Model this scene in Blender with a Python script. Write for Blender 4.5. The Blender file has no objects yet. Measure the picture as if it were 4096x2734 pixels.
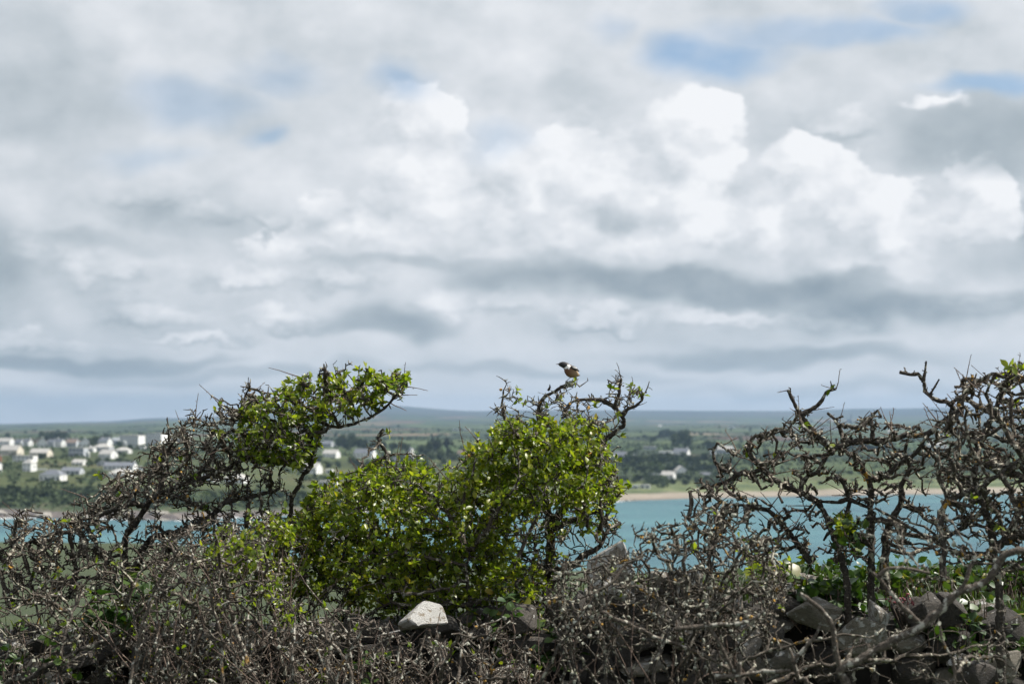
import bpy, bmesh, math, random
import numpy as np
from mathutils import Vector, Matrix

random.seed(7)
RNG = np.random.default_rng(7)
SC = bpy.context.scene
COL = SC.collection

# ------------------------------------------------------------------ camera
F = 6827.0                       # focal length in pixels of the 4096 px wide photograph (60 mm lens)
HZ = 1672.0                      # eye-level row
CAMZ = 47.0                      # eye height above the sea, metres
PITCH = math.atan((HZ - 1367.0) / F)
cam_d = bpy.data.cameras.new('camera')
cam_d.lens = 60.0; cam_d.sensor_width = 36.0
cam_d.clip_start = 0.05; cam_d.clip_end = 60000.0
cam_d.dof.use_dof = True; cam_d.dof.focus_distance = 8.25; cam_d.dof.aperture_fstop = 3.8
cam = bpy.data.objects.new('camera', cam_d); COL.objects.link(cam)
cam.location = (0, 0, CAMZ); cam.rotation_euler = (math.pi / 2 + PITCH, 0, 0)
SC.camera = cam

def at(px, py, Y):
    a = (px - 2048.0) / F; b = (1367.0 - py) / F
    dx = a; dy = math.cos(PITCH) - b * math.sin(PITCH); dz = math.sin(PITCH) + b * math.cos(PITCH)
    k = Y / dy
    return np.array((dx * k, Y, CAMZ + dz * k))

# ------------------------------------------------------------------ render, exposure
SC.view_settings.view_transform = 'Standard'
SC.view_settings.look = 'None'
SC.view_settings.exposure = 0.65
SC.view_settings.gamma = 1.0
SC.view_settings.use_curve_mapping = False
SC.cycles.max_bounces = 8; SC.cycles.diffuse_bounces = 3; SC.cycles.glossy_bounces = 2
SC.cycles.transmission_bounces = 4; SC.cycles.transparent_max_bounces = 8; SC.cycles.volume_bounces = 0
SC.cycles.sample_clamp_indirect = 4.0
SC.cycles.use_adaptive_sampling = True; SC.cycles.adaptive_threshold = 0.02

# ------------------------------------------------------------------ sun
SUN_AZ = math.radians(78.0)      # to the right of the view, beyond the hedge
SUN_EL = math.radians(52.0)
SUNDIR = Vector((math.sin(SUN_AZ) * math.cos(SUN_EL), math.cos(SUN_AZ) * math.cos(SUN_EL), math.sin(SUN_EL)))
sun_d = bpy.data.lights.new('sun', 'SUN'); sun_d.energy = 5.0; sun_d.angle = math.radians(0.6); sun_d.color = (1.0, 0.955, 0.88)
sun = bpy.data.objects.new('sun', sun_d); COL.objects.link(sun)
sun.rotation_euler = SUNDIR.to_track_quat('Z', 'Y').to_euler()
sun.location = (30, 10, 90)

# ------------------------------------------------------------------ sky: clear blue behind drifting cloud
world = bpy.data.worlds.new('World'); SC.world = world; world.use_nodes = True
WT = world.node_tree; WT.nodes.clear()
world.cycles.sampling_method = 'MANUAL'; world.cycles.sample_map_resolution = 512

class NB:
    """small helper to write node maths as expressions"""
    def __init__(s, tree): s.t = tree
    def node(s, kind, **kw):
        n = s.t.nodes.new(kind)
        for k, v in kw.items(): setattr(n, k, v)
        return n
    def put(s, sock, v):
        if hasattr(v, 'is_output'): s.t.links.new(v, sock)
        elif v is not None: sock.default_value = v
    def m(s, op, a, b=None, c=None, clamp=False):
        n = s.node('ShaderNodeMath', operation=op, use_clamp=clamp)
        s.put(n.inputs[0], a); s.put(n.inputs[1], b); s.put(n.inputs[2], c)
        return n.outputs[0]
    def v(s, op, a, b=None, c=None):
        n = s.node('ShaderNodeVectorMath', operation=op)
        s.put(n.inputs[0], a); s.put(n.inputs[1], b)
        if c is not None: s.put(n.inputs[2], c)
        return n.outputs['Value'] if op in ('LENGTH', 'DOT_PRODUCT', 'DISTANCE') else n.outputs['Vector']
    def sstep(s, x, lo, hi, a=0.0, b=1.0):
        n = s.node('ShaderNodeMapRange', interpolation_type='SMOOTHSTEP')
        s.put(n.inputs[0], x); s.put(n.inputs[1], lo); s.put(n.inputs[2], hi); s.put(n.inputs[3], a); s.put(n.inputs[4], b)
        return n.outputs[0]
    def lin(s, x, lo, hi, a=0.0, b=1.0):
        n = s.node('ShaderNodeMapRange'); n.clamp = True
        s.put(n.inputs[0], x); s.put(n.inputs[1], lo); s.put(n.inputs[2], hi); s.put(n.inputs[3], a); s.put(n.inputs[4], b)
        return n.outputs[0]
    def noise(s, vec, scale, detail=4, rough=0.5, dist=0.0, color=False, lac=2.0):
        n = s.node('ShaderNodeTexNoise'); s.put(n.inputs['Vector'], vec)
        n.inputs['Scale'].default_value = scale; n.inputs['Detail'].default_value = detail
        n.inputs['Roughness'].default_value = rough; n.inputs['Distortion'].default_value = dist
        n.inputs['Lacunarity'].default_value = lac
        return n.outputs['Color'] if color else n.outputs[0]
    def voro(s, vec, scale, feature='F1', detail=0.0, rough=0.5, out='Distance', rnd=1.0):
        n = s.node('ShaderNodeTexVoronoi', feature=feature); s.put(n.inputs['Vector'], vec)
        n.inputs['Scale'].default_value = scale
        if 'Detail' in n.inputs: n.inputs['Detail'].default_value = detail
        if 'Roughness' in n.inputs: n.inputs['Roughness'].default_value = rough
        n.inputs['Randomness'].default_value = rnd
        return n.outputs[out]
    def mix(s, f, a, b):
        n = s.node('ShaderNodeMix', data_type='FLOAT'); s.put(n.inputs[0], f); s.put(n.inputs[2], a); s.put(n.inputs[3], b)
        return n.outputs[0]
    def mixc(s, f, a, b, blend='MIX'):
        n = s.node('ShaderNodeMix', data_type='RGBA', blend_type=blend); s.put(n.inputs[0], f); s.put(n.inputs[6], a); s.put(n.inputs[7], b)
        return n.outputs[2]
    def ramp(s, f, stops, interp='LINEAR'):
        n = s.node('ShaderNodeValToRGB'); cr = n.color_ramp; cr.interpolation = interp
        while len(cr.elements) < len(stops): cr.elements.new(0.5)
        for e, (p, c) in zip(cr.elements, stops):
            e.position = p; e.color = (c[0], c[1], c[2], 1.0)
        s.put(n.inputs[0], f); return n.outputs[0]

def build_sky():
    b = NB(WT)
    tc = b.node('ShaderNodeTexCoord').outputs['Generated']
    d = b.v('NORMALIZE', tc)
    sep = b.node('ShaderNodeSeparateXYZ'); b.put(sep.inputs[0], d)
    X, Y, Z = sep.outputs
    az = b.m('ARCTAN2', X, Y)
    hyp = b.m('SQRT', b.m('ADD', b.m('MULTIPLY', X, X), b.m('MULTIPLY', Y, Y)))
    el = b.m('ARCTAN2', Z, hyp)
    # heading and height of the view ray, in thousandths of 8.4 degrees (so that the cloud positions below read easily)
    U = b.m('MULTIPLY_ADD', az, F, 2048.0)
    V = b.m('MULTIPLY_ADD', el, -F, HZ)
    cmb = b.node('ShaderNodeCombineXYZ'); b.put(cmb.inputs[0], U); b.put(cmb.inputs[1], V)
    P0 = cmb.outputs[0]
    q = b.v('MULTIPLY', d, (1.0, 1.0, 1.5))
    # turbulent warps: broad, billowing, fine
    w1 = b.v('SUBTRACT', b.noise(q, 6.0, 1, 0.5, color=True), (0.5, 0.5, 0.5))
    w2 = b.v('SUBTRACT', b.noise(q, 24.0, 2, 0.45, color=True), (0.5, 0.5, 0.5))
    w3 = b.v('SUBTRACT', b.noise(q, 85.0, 3, 0.5, color=True), (0.5, 0.5, 0.5))
    P1 = b.v('MULTIPLY_ADD', w1, (420, 200, 0), P0)
    P2 = b.v('MULTIPLY_ADD', w2, (300, 190, 0), P1)
    Ps = P2                                                    # soft sheets
    Pc = b.v('MULTIPLY_ADD', w3, (125, 110, 0), b.v('MULTIPLY_ADD', w2, (230, 190, 0), P0))   # crisp heaped cloud
    big = b.noise(b.v('MULTIPLY', d, (1.0, 1.0, 2.2)), 4.0, 4, 0.5)
    det = b.noise(b.v('MULTIPLY', d, (1.0, 1.0, 2.0)), 10.0, 4, 0.52)
    # relief: cloud lit from the upper right, shaded on the lower left
    ofs = b.v('ADD', d, (0.010, 0.0, 0.012))
    r0 = b.noise(b.v('MULTIPLY', d, (1, 1, 1.4)), 15.0, 4, 0.55)
    r1 = b.noise(b.v('MULTIPLY', ofs, (1, 1, 1.4)), 15.0, 4, 0.55)
    relief = b.m('SUBTRACT', r0, r1)

    def blob(P, cx, cy, rx, ry, sharp):
        n = b.v('MULTIPLY_ADD', P, (1.0 / rx, 1.0 / ry, 0), (-cx / rx, -cy / ry, 0))
        return b.sstep(b.v('LENGTH', n), 1.0, 1.0 - sharp)
    # ---- base sheet brightness
    I = b.m('MULTIPLY_ADD', b.m('SUBTRACT', big, 0.5), 0.42, 0.73)
    I = b.m('MULTIPLY_ADD', b.m('SUBTRACT', det, 0.5), 0.07, I)
    # towards the horizon: long grey-blue bands
    hb = b.noise(b.v('MULTIPLY', d, (1.0, 1.0, 9.0)), 5.0, 3, 0.5)
    Ih = b.m('MULTIPLY_ADD', b.m('SUBTRACT', hb, 0.5), 0.28, 0.72)
    I = b.mix(b.sstep(V, 1250.0, 1500.0), I, Ih)
    def paint(I, P, cx, cy, rx, ry, sharp, val, amt, grad=0.0):
        a = blob(P, cx, cy, rx, ry, sharp)
        if grad:
            tgt = b.m('MULTIPLY_ADD', V, -grad / ry, val + grad * cy / ry)
        else:
            tgt = val
        return b.mix(b.m('MULTIPLY', a, amt), I, tgt)
    S = lambda *a: Ps
    for it in SKY_SOFT:
        I = paint(I, Ps, *it)
    # heaped cloud: two banks, each a union of billows, lit from the upper right
    def heap(P, blobs, k):
        h = None
        for (cx, cy, rx, ry) in blobs:
            n = b.v('MULTIPLY_ADD', P, (1.0 / rx, 1.0 / ry, 0), (-cx / rx, -cy / ry, 0))
            l = b.m('SUBTRACT', 1.0, b.v('LENGTH', n))
            h = l if h is None else b.m('SMOOTH_MAX', h, l, k)
        return h
    bill = b.voro(b.v('MULTIPLY_ADD', w3, (0.03, 0.03, 0.03), q), 34.0, 'SMOOTH_F1', detail=1.0, rough=0.5)
    for (blobs, ofx, ofy, top, amp, soft, amt) in ((SKY_LOW, 40.0, -50.0, 0.64, 0.30, 0.60, 0.75), (SKY_HEAP, 85.0, -90.0, 0.82, 0.30, 0.20, 0.97)):
        h0 = heap(Pc, blobs, 0.28)
        h1 = heap(b.v('ADD', Pc, (ofx, ofy, 0)), blobs, 0.28)
        h0 = b.m('MULTIPLY_ADD', b.m('SUBTRACT', 0.45, bill), 0.26, h0)
        a = b.sstep(h0, 0.0, soft)
        lit = b.m('MULTIPLY_ADD', b.m('SUBTRACT', h0, h1), amp, top)
        lit = b.m('MAXIMUM', lit, top - 0.06)
        lit = b.m('MULTIPLY_ADD', relief, 0.35, lit)
        lit = b.m('MULTIPLY_ADD', b.m('SUBTRACT', 0.42, bill), 0.14, lit)
        if blobs is SKY_HEAP: a = b.m('MULTIPLY', a, b.sstep(V, 1130.0, 960.0, 0.15, 1.0))
        I = b.mix(b.m('MULTIPLY', a, amt), I, b.m('MINIMUM', lit, 1.0))
    for it in SKY_BASE:
        I = paint(I, Ps, *it)
    I = b.m('MULTIPLY_ADD', relief, b.sstep(V, 1600.0, 1200.0, 0.10, 0.40), I)
    fine = b.noise(b.v('MULTIPLY', d, (1, 1, 1.6)), 70.0, 2, 0.6)
    I = b.m('MULTIPLY_ADD', b.m('SUBTRACT', fine, 0.5), 0.018, I)
    I = b.m('MULTIPLY_ADD', b.m('SUBTRACT', I, 0.68), 1.22, 0.68)
    I = b.m('MINIMUM', I, 0.97)
    cloud = b.ramp(I, [(0.0, (0.16, 0.21, 0.26)), (0.28, (0.30, 0.365, 0.415)), (0.45, (0.43, 0.49, 0.535)), (0.62, (0.57, 0.62, 0.665)),
                       (0.80, (0.76, 0.79, 0.83)), (1.0, (0.96, 0.97, 0.99))])
    # ---- gaps of blue
    gap = None
    for (cx, cy, rx, ry, sharp, amt) in SKY_BLUE:
        a = b.m('MULTIPLY', blob(Ps, cx, cy, rx, ry, sharp), amt)
        gap = a if gap is None else b.m('MAXIMUM', gap, a)
    # elsewhere in the dome the same broken cloud goes on
    away = b.sstep(b.v('LENGTH', b.v('MULTIPLY', b.v('SUBTRACT', P0, (2048, 800, 0)), (1 / 2400.0, 1 / 1500.0, 0))), 0.9, 1.3)
    gen = b.m('MULTIPLY', b.sstep(big, 0.50, 0.62), b.m('MULTIPLY', away, 0.8))
    gap = b.m('MAXIMUM', gap, gen, clamp=True)
    gap = b.m('MULTIPLY', gap, b.sstep(det, 0.30, 0.62, 0.45, 0.85))
    sky = b.node('ShaderNodeTexSky', sky_type='NISHITA')
    sky.sun_disc = False; sky.sun_elevation = SUN_EL; sky.sun_rotation = SUN_AZ
    sky.altitude = 50; sky.air_density = 1.0; sky.dust_density = 0.6; sky.ozone_density = 1.5
    up = b.v('NORMALIZE', b.v('ADD', d, (0, 0, 0.12)))
    b.put(sky.inputs[0], up)
    blue = b.v('MULTIPLY', sky.outputs[0], (0.92, 1.06, 1.05))
    col = b.mixc(gap, b.v('SCALE', cloud, None) if False else b.v('MULTIPLY', cloud, (7.7, 7.7, 7.7)), blue)
    bg = b.node('ShaderNodeBackground'); bg.inputs[1].default_value = 0.083
    b.put(bg.inputs[0], col)
    out = b.node('ShaderNodeOutputWorld'); WT.links.new(bg.outputs[0], out.inputs[0])

# (heading, height, half width, half height, softness, brightness, strength, lift)
SKY_SOFT = [
    (150, 500, 700, 420, 0.9, 0.55, 0.75), (0, 150, 600, 330, 0.9, 0.60, 0.7), (60, 1120, 330, 330, 0.8, 0.36, 0.8),
    (1500, 60, 900, 240, 0.9, 0.76, 0.75), (2150, 200, 500, 260, 0.9, 0.80, 0.8), (700, 260, 330, 170, 0.9, 0.74, 0.7),
    (2250, 420, 330, 170, 0.8, 0.60, 0.6), (1000, 500, 420, 240, 0.9, 0.56, 0.6), (750, 880, 620, 170, 0.8, 0.60, 0.8),
    (3500, 330, 620, 130, 0.8, 0.70, 0.8), (3750, 80, 420, 130, 0.9, 0.62, 0.7), (3100, 60, 420, 90, 0.8, 0.66, 0.6),
    (3300, 560, 500, 200, 0.9, 0.66, 0.7), (3850, 560, 420, 260, 0.7, 0.50, 0.85), (4000, 950, 330, 260, 0.8, 0.47, 0.85),
    (1300, 1000, 700, 120, 0.7, 0.62, 0.8),
    (2700, 1130, 1100, 110, 0.7, 0.39, 0.9), (3500, 1240, 800, 110, 0.7, 0.42, 0.8),
    (300, 1120, 500, 160, 0.8, 0.66, 0.7), (1000, 1160, 800, 150, 0.8, 0.64, 0.7),
    (600, 1300, 700, 120, 0.8, 0.60, 0.7), (1600, 1310, 460, 90, 0.8, 0.43, 0.8),
    (2900, 1310, 800, 70, 0.8, 0.62, 0.75), (3050, 1390, 700, 60, 0.8, 0.45, 0.8), (300, 1440, 900, 60, 0.8, 0.40, 0.85),
    (1000, 1500, 1000, 45, 0.8, 0.50, 0.7), (2200, 1480, 900, 45, 0.8, 0.52, 0.7), (3300, 1530, 900, 60, 0.9, 0.56, 0.7),
    (300, 1390, 600, 40, 0.8, 0.58, 0.7), (200, 1600, 1200, 60, 0.9, 0.58, 0.6), (2900, 1600, 1500, 50, 0.9, 0.72, 0.6),
]
# billows of the big heaps: (heading, height, half width, half height)
SKY_HEAP = [
    (1650, 540, 215, 215), (1640, 700, 265, 230), (1740, 830, 270, 210), (1520, 900, 380, 190), (1990, 900, 250, 270), (2130, 760, 250, 230), (1900, 960, 300, 160),
    (2310, 790, 350, 320), (2530, 760, 360, 330), (2700, 590, 230, 250), (2850, 470, 150, 110), (2790, 760, 210, 260), (2500, 950, 520, 200), (2850, 940, 240, 180),
    (2250, 1000, 400, 130), (1330, 980, 380, 110), (2350, 900, 420, 260),
    (3410, 900, 330, 190), (3500, 850, 220, 160), (3300, 790, 200, 190), (3190, 690, 200, 150), (3560, 1000, 270, 130), (3890, 800, 180, 170), (3840, 920, 240, 130), (3080, 900, 200, 240),
]
SKY_LOW = [
    (330, 1040, 220, 130), (530, 1110, 280, 110), (150, 1000, 200, 90), (700, 850, 520, 110), (1000, 1110, 340, 80), (1350, 1130, 280, 70),
    (1750, 1210, 280, 90), (1990, 1230, 210, 80), (2400, 1285, 300, 60), (2900, 1285, 340, 60), (3320, 1290, 270, 60), (3800, 1240, 240, 70), (1150, 1290, 260, 70), (600, 1270, 320, 80),
    (150, 1370, 320, 65), (820, 1380, 360, 45), (3350, 520, 300, 90), (3700, 480, 160, 45), (3400, 1090, 420, 120), (1080, 860, 130, 60), (2330, 520, 260, 110),
]
SKY_BASE = [
    (2700, 1130, 1100, 85, 0.8, 0.38, 0.85), (1700, 1075, 600, 50, 0.8, 0.48, 0.6), (3500, 1230, 800, 90, 0.8, 0.42, 0.75), (1550, 1320, 420, 70, 0.8, 0.42, 0.75),
    (3100, 1385, 800, 55, 0.8, 0.44, 0.75), (300, 1445, 900, 50, 0.8, 0.40, 0.8), (500, 975, 420, 50, 0.8, 0.52, 0.6), (60, 1120, 260, 220, 0.9, 0.38, 0.7), (3850, 620, 420, 170, 0.8, 0.50, 0.75), (4050, 980, 260, 200, 0.8, 0.46, 0.75),
]
SKY_BLUE = [
    (2850, 250, 330, 130, 0.75, 1.0), (3250, 180, 520, 100, 0.75, 1.0), (3600, 80, 260, 110, 0.8, 0.85), (3900, 400, 420, 70, 0.8, 0.75),
    (1560, 370, 240, 100, 0.9, 0.9), (1080, 330, 300, 120, 0.9, 0.5), (740, 450, 420, 150, 0.9, 0.45), (1030, 590, 130, 60, 0.9, 0.60), (620, 680, 360, 80, 0.9, 0.35),
    (1950, 560, 200, 110, 0.9, 0.4), (2500, 130, 160, 80, 0.9, 0.35),
]
build_sky()

# ------------------------------------------------------------------ helpers
def mat(name, fn, rough=0.8):
    m = bpy.data.materials.new(name); m.use_nodes = True
    t = m.node_tree; t.nodes.clear(); b = NB(t)
    bs = b.node('ShaderNodeBsdfPrincipled'); bs.inputs['Roughness'].default_value = rough
    out = b.node('ShaderNodeOutputMaterial'); t.links.new(bs.outputs[0], out.inputs[0])
    fn(b, bs, out)
    return m

def plain(name, c, rough=0.8, var=0.12, scale=3.0, spec=None):
    """one colour with weathering mottling in object space"""
    def f(b, bs, out):
        co = b.node('ShaderNodeTexCoord').outputs['Object']
        n = b.noise(co, scale, 4, 0.6)
        k = b.lin(n, 0.3, 0.7, 1.0 - var, 1.0 + var)
        cc = b.v('MULTIPLY', (c[0], c[1], c[2]), k)
        b.put(bs.inputs['Base Color'], cc)
        if spec is not None: bs.inputs['Specular IOR Level'].default_value = spec
    return mat(name, f, rough)

def npmesh(name, V, Fq, m=None, parent=None, smooth=True, tri=False):
    """mesh object from numpy vertices and quads (or triangles)"""
    V = np.asarray(V, dtype=np.float32); Fq = np.asarray(Fq, dtype=np.int32)
    k = Fq.shape[1]
    me = bpy.data.meshes.new(name)
    me.vertices.add(len(V)); me.vertices.foreach_set('co', V.ravel())
    me.loops.add(Fq.size); me.loops.foreach_set('vertex_index', Fq.ravel())
    me.polygons.add(len(Fq))
    me.polygons.foreach_set('loop_start', np.arange(0, Fq.size, k, dtype=np.int32))
    me.polygons.foreach_set('loop_total', np.full(len(Fq), k, dtype=np.int32))
    me.polygons.foreach_set('use_smooth', np.full(len(Fq), smooth, dtype=bool))
    me.update(calc_edges=True)
    if m: me.materials.append(m)
    return link(name, me, parent)

def link(name, me, parent=None, loc=None):
    o = bpy.data.objects.new(name, me); COL.objects.link(o)
    if parent is not None: o.parent = parent
    if loc is not None: o.location = loc
    return o

def pymesh(name, V, Fc, m=None, parent=None, smooth=False, mats=None, midx=None):
    me = bpy.data.meshes.new(name); me.from_pydata([tuple(map(float, v)) for v in V], [], Fc); me.update()
    if mats:
        for x in mats: me.materials.append(x)
        if midx is not None: me.polygons.foreach_set('material_index', midx)
    elif m: me.materials.append(m)
    if smooth: me.polygons.foreach_set('use_smooth', [True] * len(me.polygons))
    return link(name, me, parent)

def tag(o, label=None, cat=None, group=None, kind=None):
    if label: o['label'] = label
    if cat: o['category'] = cat
    if group: o['group'] = group
    if kind: o['kind'] = kind
    return o

def empty(name, loc, rz=0.0):
    o = bpy.data.objects.new(name, None); COL.objects.link(o); o.location = loc; o.rotation_euler = (0, 0, rz)
    o.empty_display_size = 0.2
    return o

def box(V, Fc, x0, x1, y0, y1, z0, z1):
    n = len(V)
    V += [(x0, y0, z0), (x1, y0, z0), (x1, y1, z0), (x0, y1, z0), (x0, y0, z1), (x1, y0, z1), (x1, y1, z1), (x0, y1, z1)]
    Fc += [[n + i for i in f] for f in ((0, 3, 2, 1), (4, 5, 6, 7), (0, 1, 5, 4), (1, 2, 6, 5), (2, 3, 7, 6), (3, 0, 4, 7))]

# value noise for terrain
_perm = RNG.random((64, 64))
def vnoise(x, y):
    xi = np.floor(x).astype(int); yi = np.floor(y).astype(int); fx = x - xi; fy = y - yi
    fx = fx * fx * (3 - 2 * fx); fy = fy * fy * (3 - 2 * fy)
    g = lambda i, j: _perm[i % 64, j % 64]
    return (g(xi, yi) * (1 - fx) + g(xi + 1, yi) * fx) * (1 - fy) + (g(xi, yi + 1) * (1 - fx) + g(xi + 1, yi + 1) * fx) * fy - 0.5
def fbm(x, y, o=4):
    s = 0; a = 1.0
    for i in range(o):
        s = s + a * vnoise(x * 2 ** i + 17.3 * i, y * 2 ** i + 9.1 * i); a *= 0.5
    return s

# ------------------------------------------------------------------ the coast across the bay
LC = np.array([0, 350, 700, 1100, 1500, 1900, 2440, 2700, 3000, 3500, 4096], float)
SHORE = np.array([2068, 2072, 2078, 2062, 2045, 2025, 2003, 1994, 1988, 1978, 1972], float)
LD = np.array([0, 12, 30, 60, 120, 200, 320, 500, 750, 1100, 1600, 2500, 4000, 6000, 8500, 9500, 11500], float)
LT = np.array([
    [2068, 2072, 2078, 2062, 2045, 2025, 2003, 1994, 1988, 1978, 1972],
    [2046, 2050, 2056, 2042, 2028, 2012, 1994, 1988, 1982, 1972, 1966],
    [2020, 2024, 2030, 2024, 2014, 2002, 1982, 1977, 1973, 1963, 1958],
    [1965, 1968, 1975, 1985, 1990, 1985, 1962, 1958, 1951, 1943, 1938],
    [1935, 1938, 1945, 1955, 1955, 1950, 1936, 1932, 1926, 1920, 1916],
    [1900, 1900, 1905, 1915, 1920, 1915, 1905, 1900, 1898, 1894, 1892],
    [1850, 1850, 1855, 1868, 1875, 1872, 1865, 1862, 1860, 1858, 1856],
    [1790, 1790, 1795, 1815, 1825, 1825, 1825, 1822, 1822, 1822, 1822],
    [1778, 1776, 1775, 1785, 1790, 1790, 1790, 1788, 1790, 1792, 1792],
    [1762, 1760, 1758, 1760, 1766, 1766, 1765, 1764, 1766, 1768, 1768],
    [1750, 1748, 1745, 1742, 1745, 1745, 1745, 1743, 1744, 1745, 1745],
    [1738, 1734, 1728, 1722, 1722, 1722, 1724, 1722, 1721, 1719, 1717],
    [1718, 1712, 1706, 1700, 1698, 1700, 1702, 1700, 1698, 1696, 1694],
    [1704, 1697, 1690, 1683, 1680, 1682, 1688, 1688, 1686, 1686, 1684],
    [1702, 1694, 1680, 1660, 1640, 1650, 1655, 1652, 1650, 1645, 1640],
    [1700, 1691, 1676, 1652, 1631, 1648, 1642, 1641, 1640, 1632, 1626],
    [1716, 1707, 1692, 1668, 1647, 1664, 1658, 1657, 1656, 1648, 1642]], float)
LLD = np.log(LD + 40.0)
def shore_y(px): return CAMZ * F / (np.interp(px, LC, SHORE) - HZ)
def land_row(px, Yd):
    """photograph row of the ground at heading px and depth Yd (arrays)"""
    px = np.asarray(px, float); Yd = np.asarray(Yd, float)
    d = np.clip(Yd - shore_y(px), 0, 11500); l = np.log(d + 40.0)
    i = np.clip(np.searchsorted(LLD, l) - 1, 0, len(LD) - 2); ti = (l - LLD[i]) / (LLD[i + 1] - LLD[i])
    pc = np.clip(px, 0, 4096)
    j = np.clip(np.searchsorted(LC, pc) - 1, 0, len(LC) - 2); tj = (pc - LC[j]) / (LC[j + 1] - LC[j]); tj = tj * tj * (3 - 2 * tj)
    return (LT[i, j] * (1 - tj) + LT[i, j + 1] * tj) * (1 - ti) + (LT[i + 1, j] * (1 - tj) + LT[i + 1, j + 1] * tj) * ti
def land_z(px, Yd):
    px = np.asarray(px, float); Yd = np.asarray(Yd, float)
    d = Yd - shore_y(px)
    z = CAMZ - (land_row(px, Yd) - HZ) / F * Yd
    x = (px - 2048) / F * Yd
    rock = np.clip((1500 - px) / 400, 0, 1)
    amp = np.interp(d, [0, 8, 25, 70, 130, 400, 3000, 9000], [0.0, 1.0, 1.6, 1.2, 0.5, 0.7, 4.0, 34.0])
    amp = np.where(d < 100, amp * (0.15 + rock), amp)
    z = z + amp * fbm(x / np.interp(d, [0, 100, 3000, 9000], [14, 60, 500, 1500]), Yd / np.interp(d, [0, 100, 3000, 9000], [14, 60, 500, 1500]))
    return np.where(d < 0, np.maximum(d * 0.08, -8.0), z)
def land_at(px, py):
    """ground point seen at photograph position (px, py) on the far coast"""
    Ys = shore_y(px) + np.concatenate([np.arange(2, 500, 2.0), np.geomspace(500, 9000, 400)])
    z = land_z(np.full_like(Ys, px), Ys); rows = HZ + (CAMZ - z) / Ys * F
    k = int(np.argmax(rows <= py)); Y = Ys[k]
    return np.array(((px - 2048) / F * Y, Y, z[k]))

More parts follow.
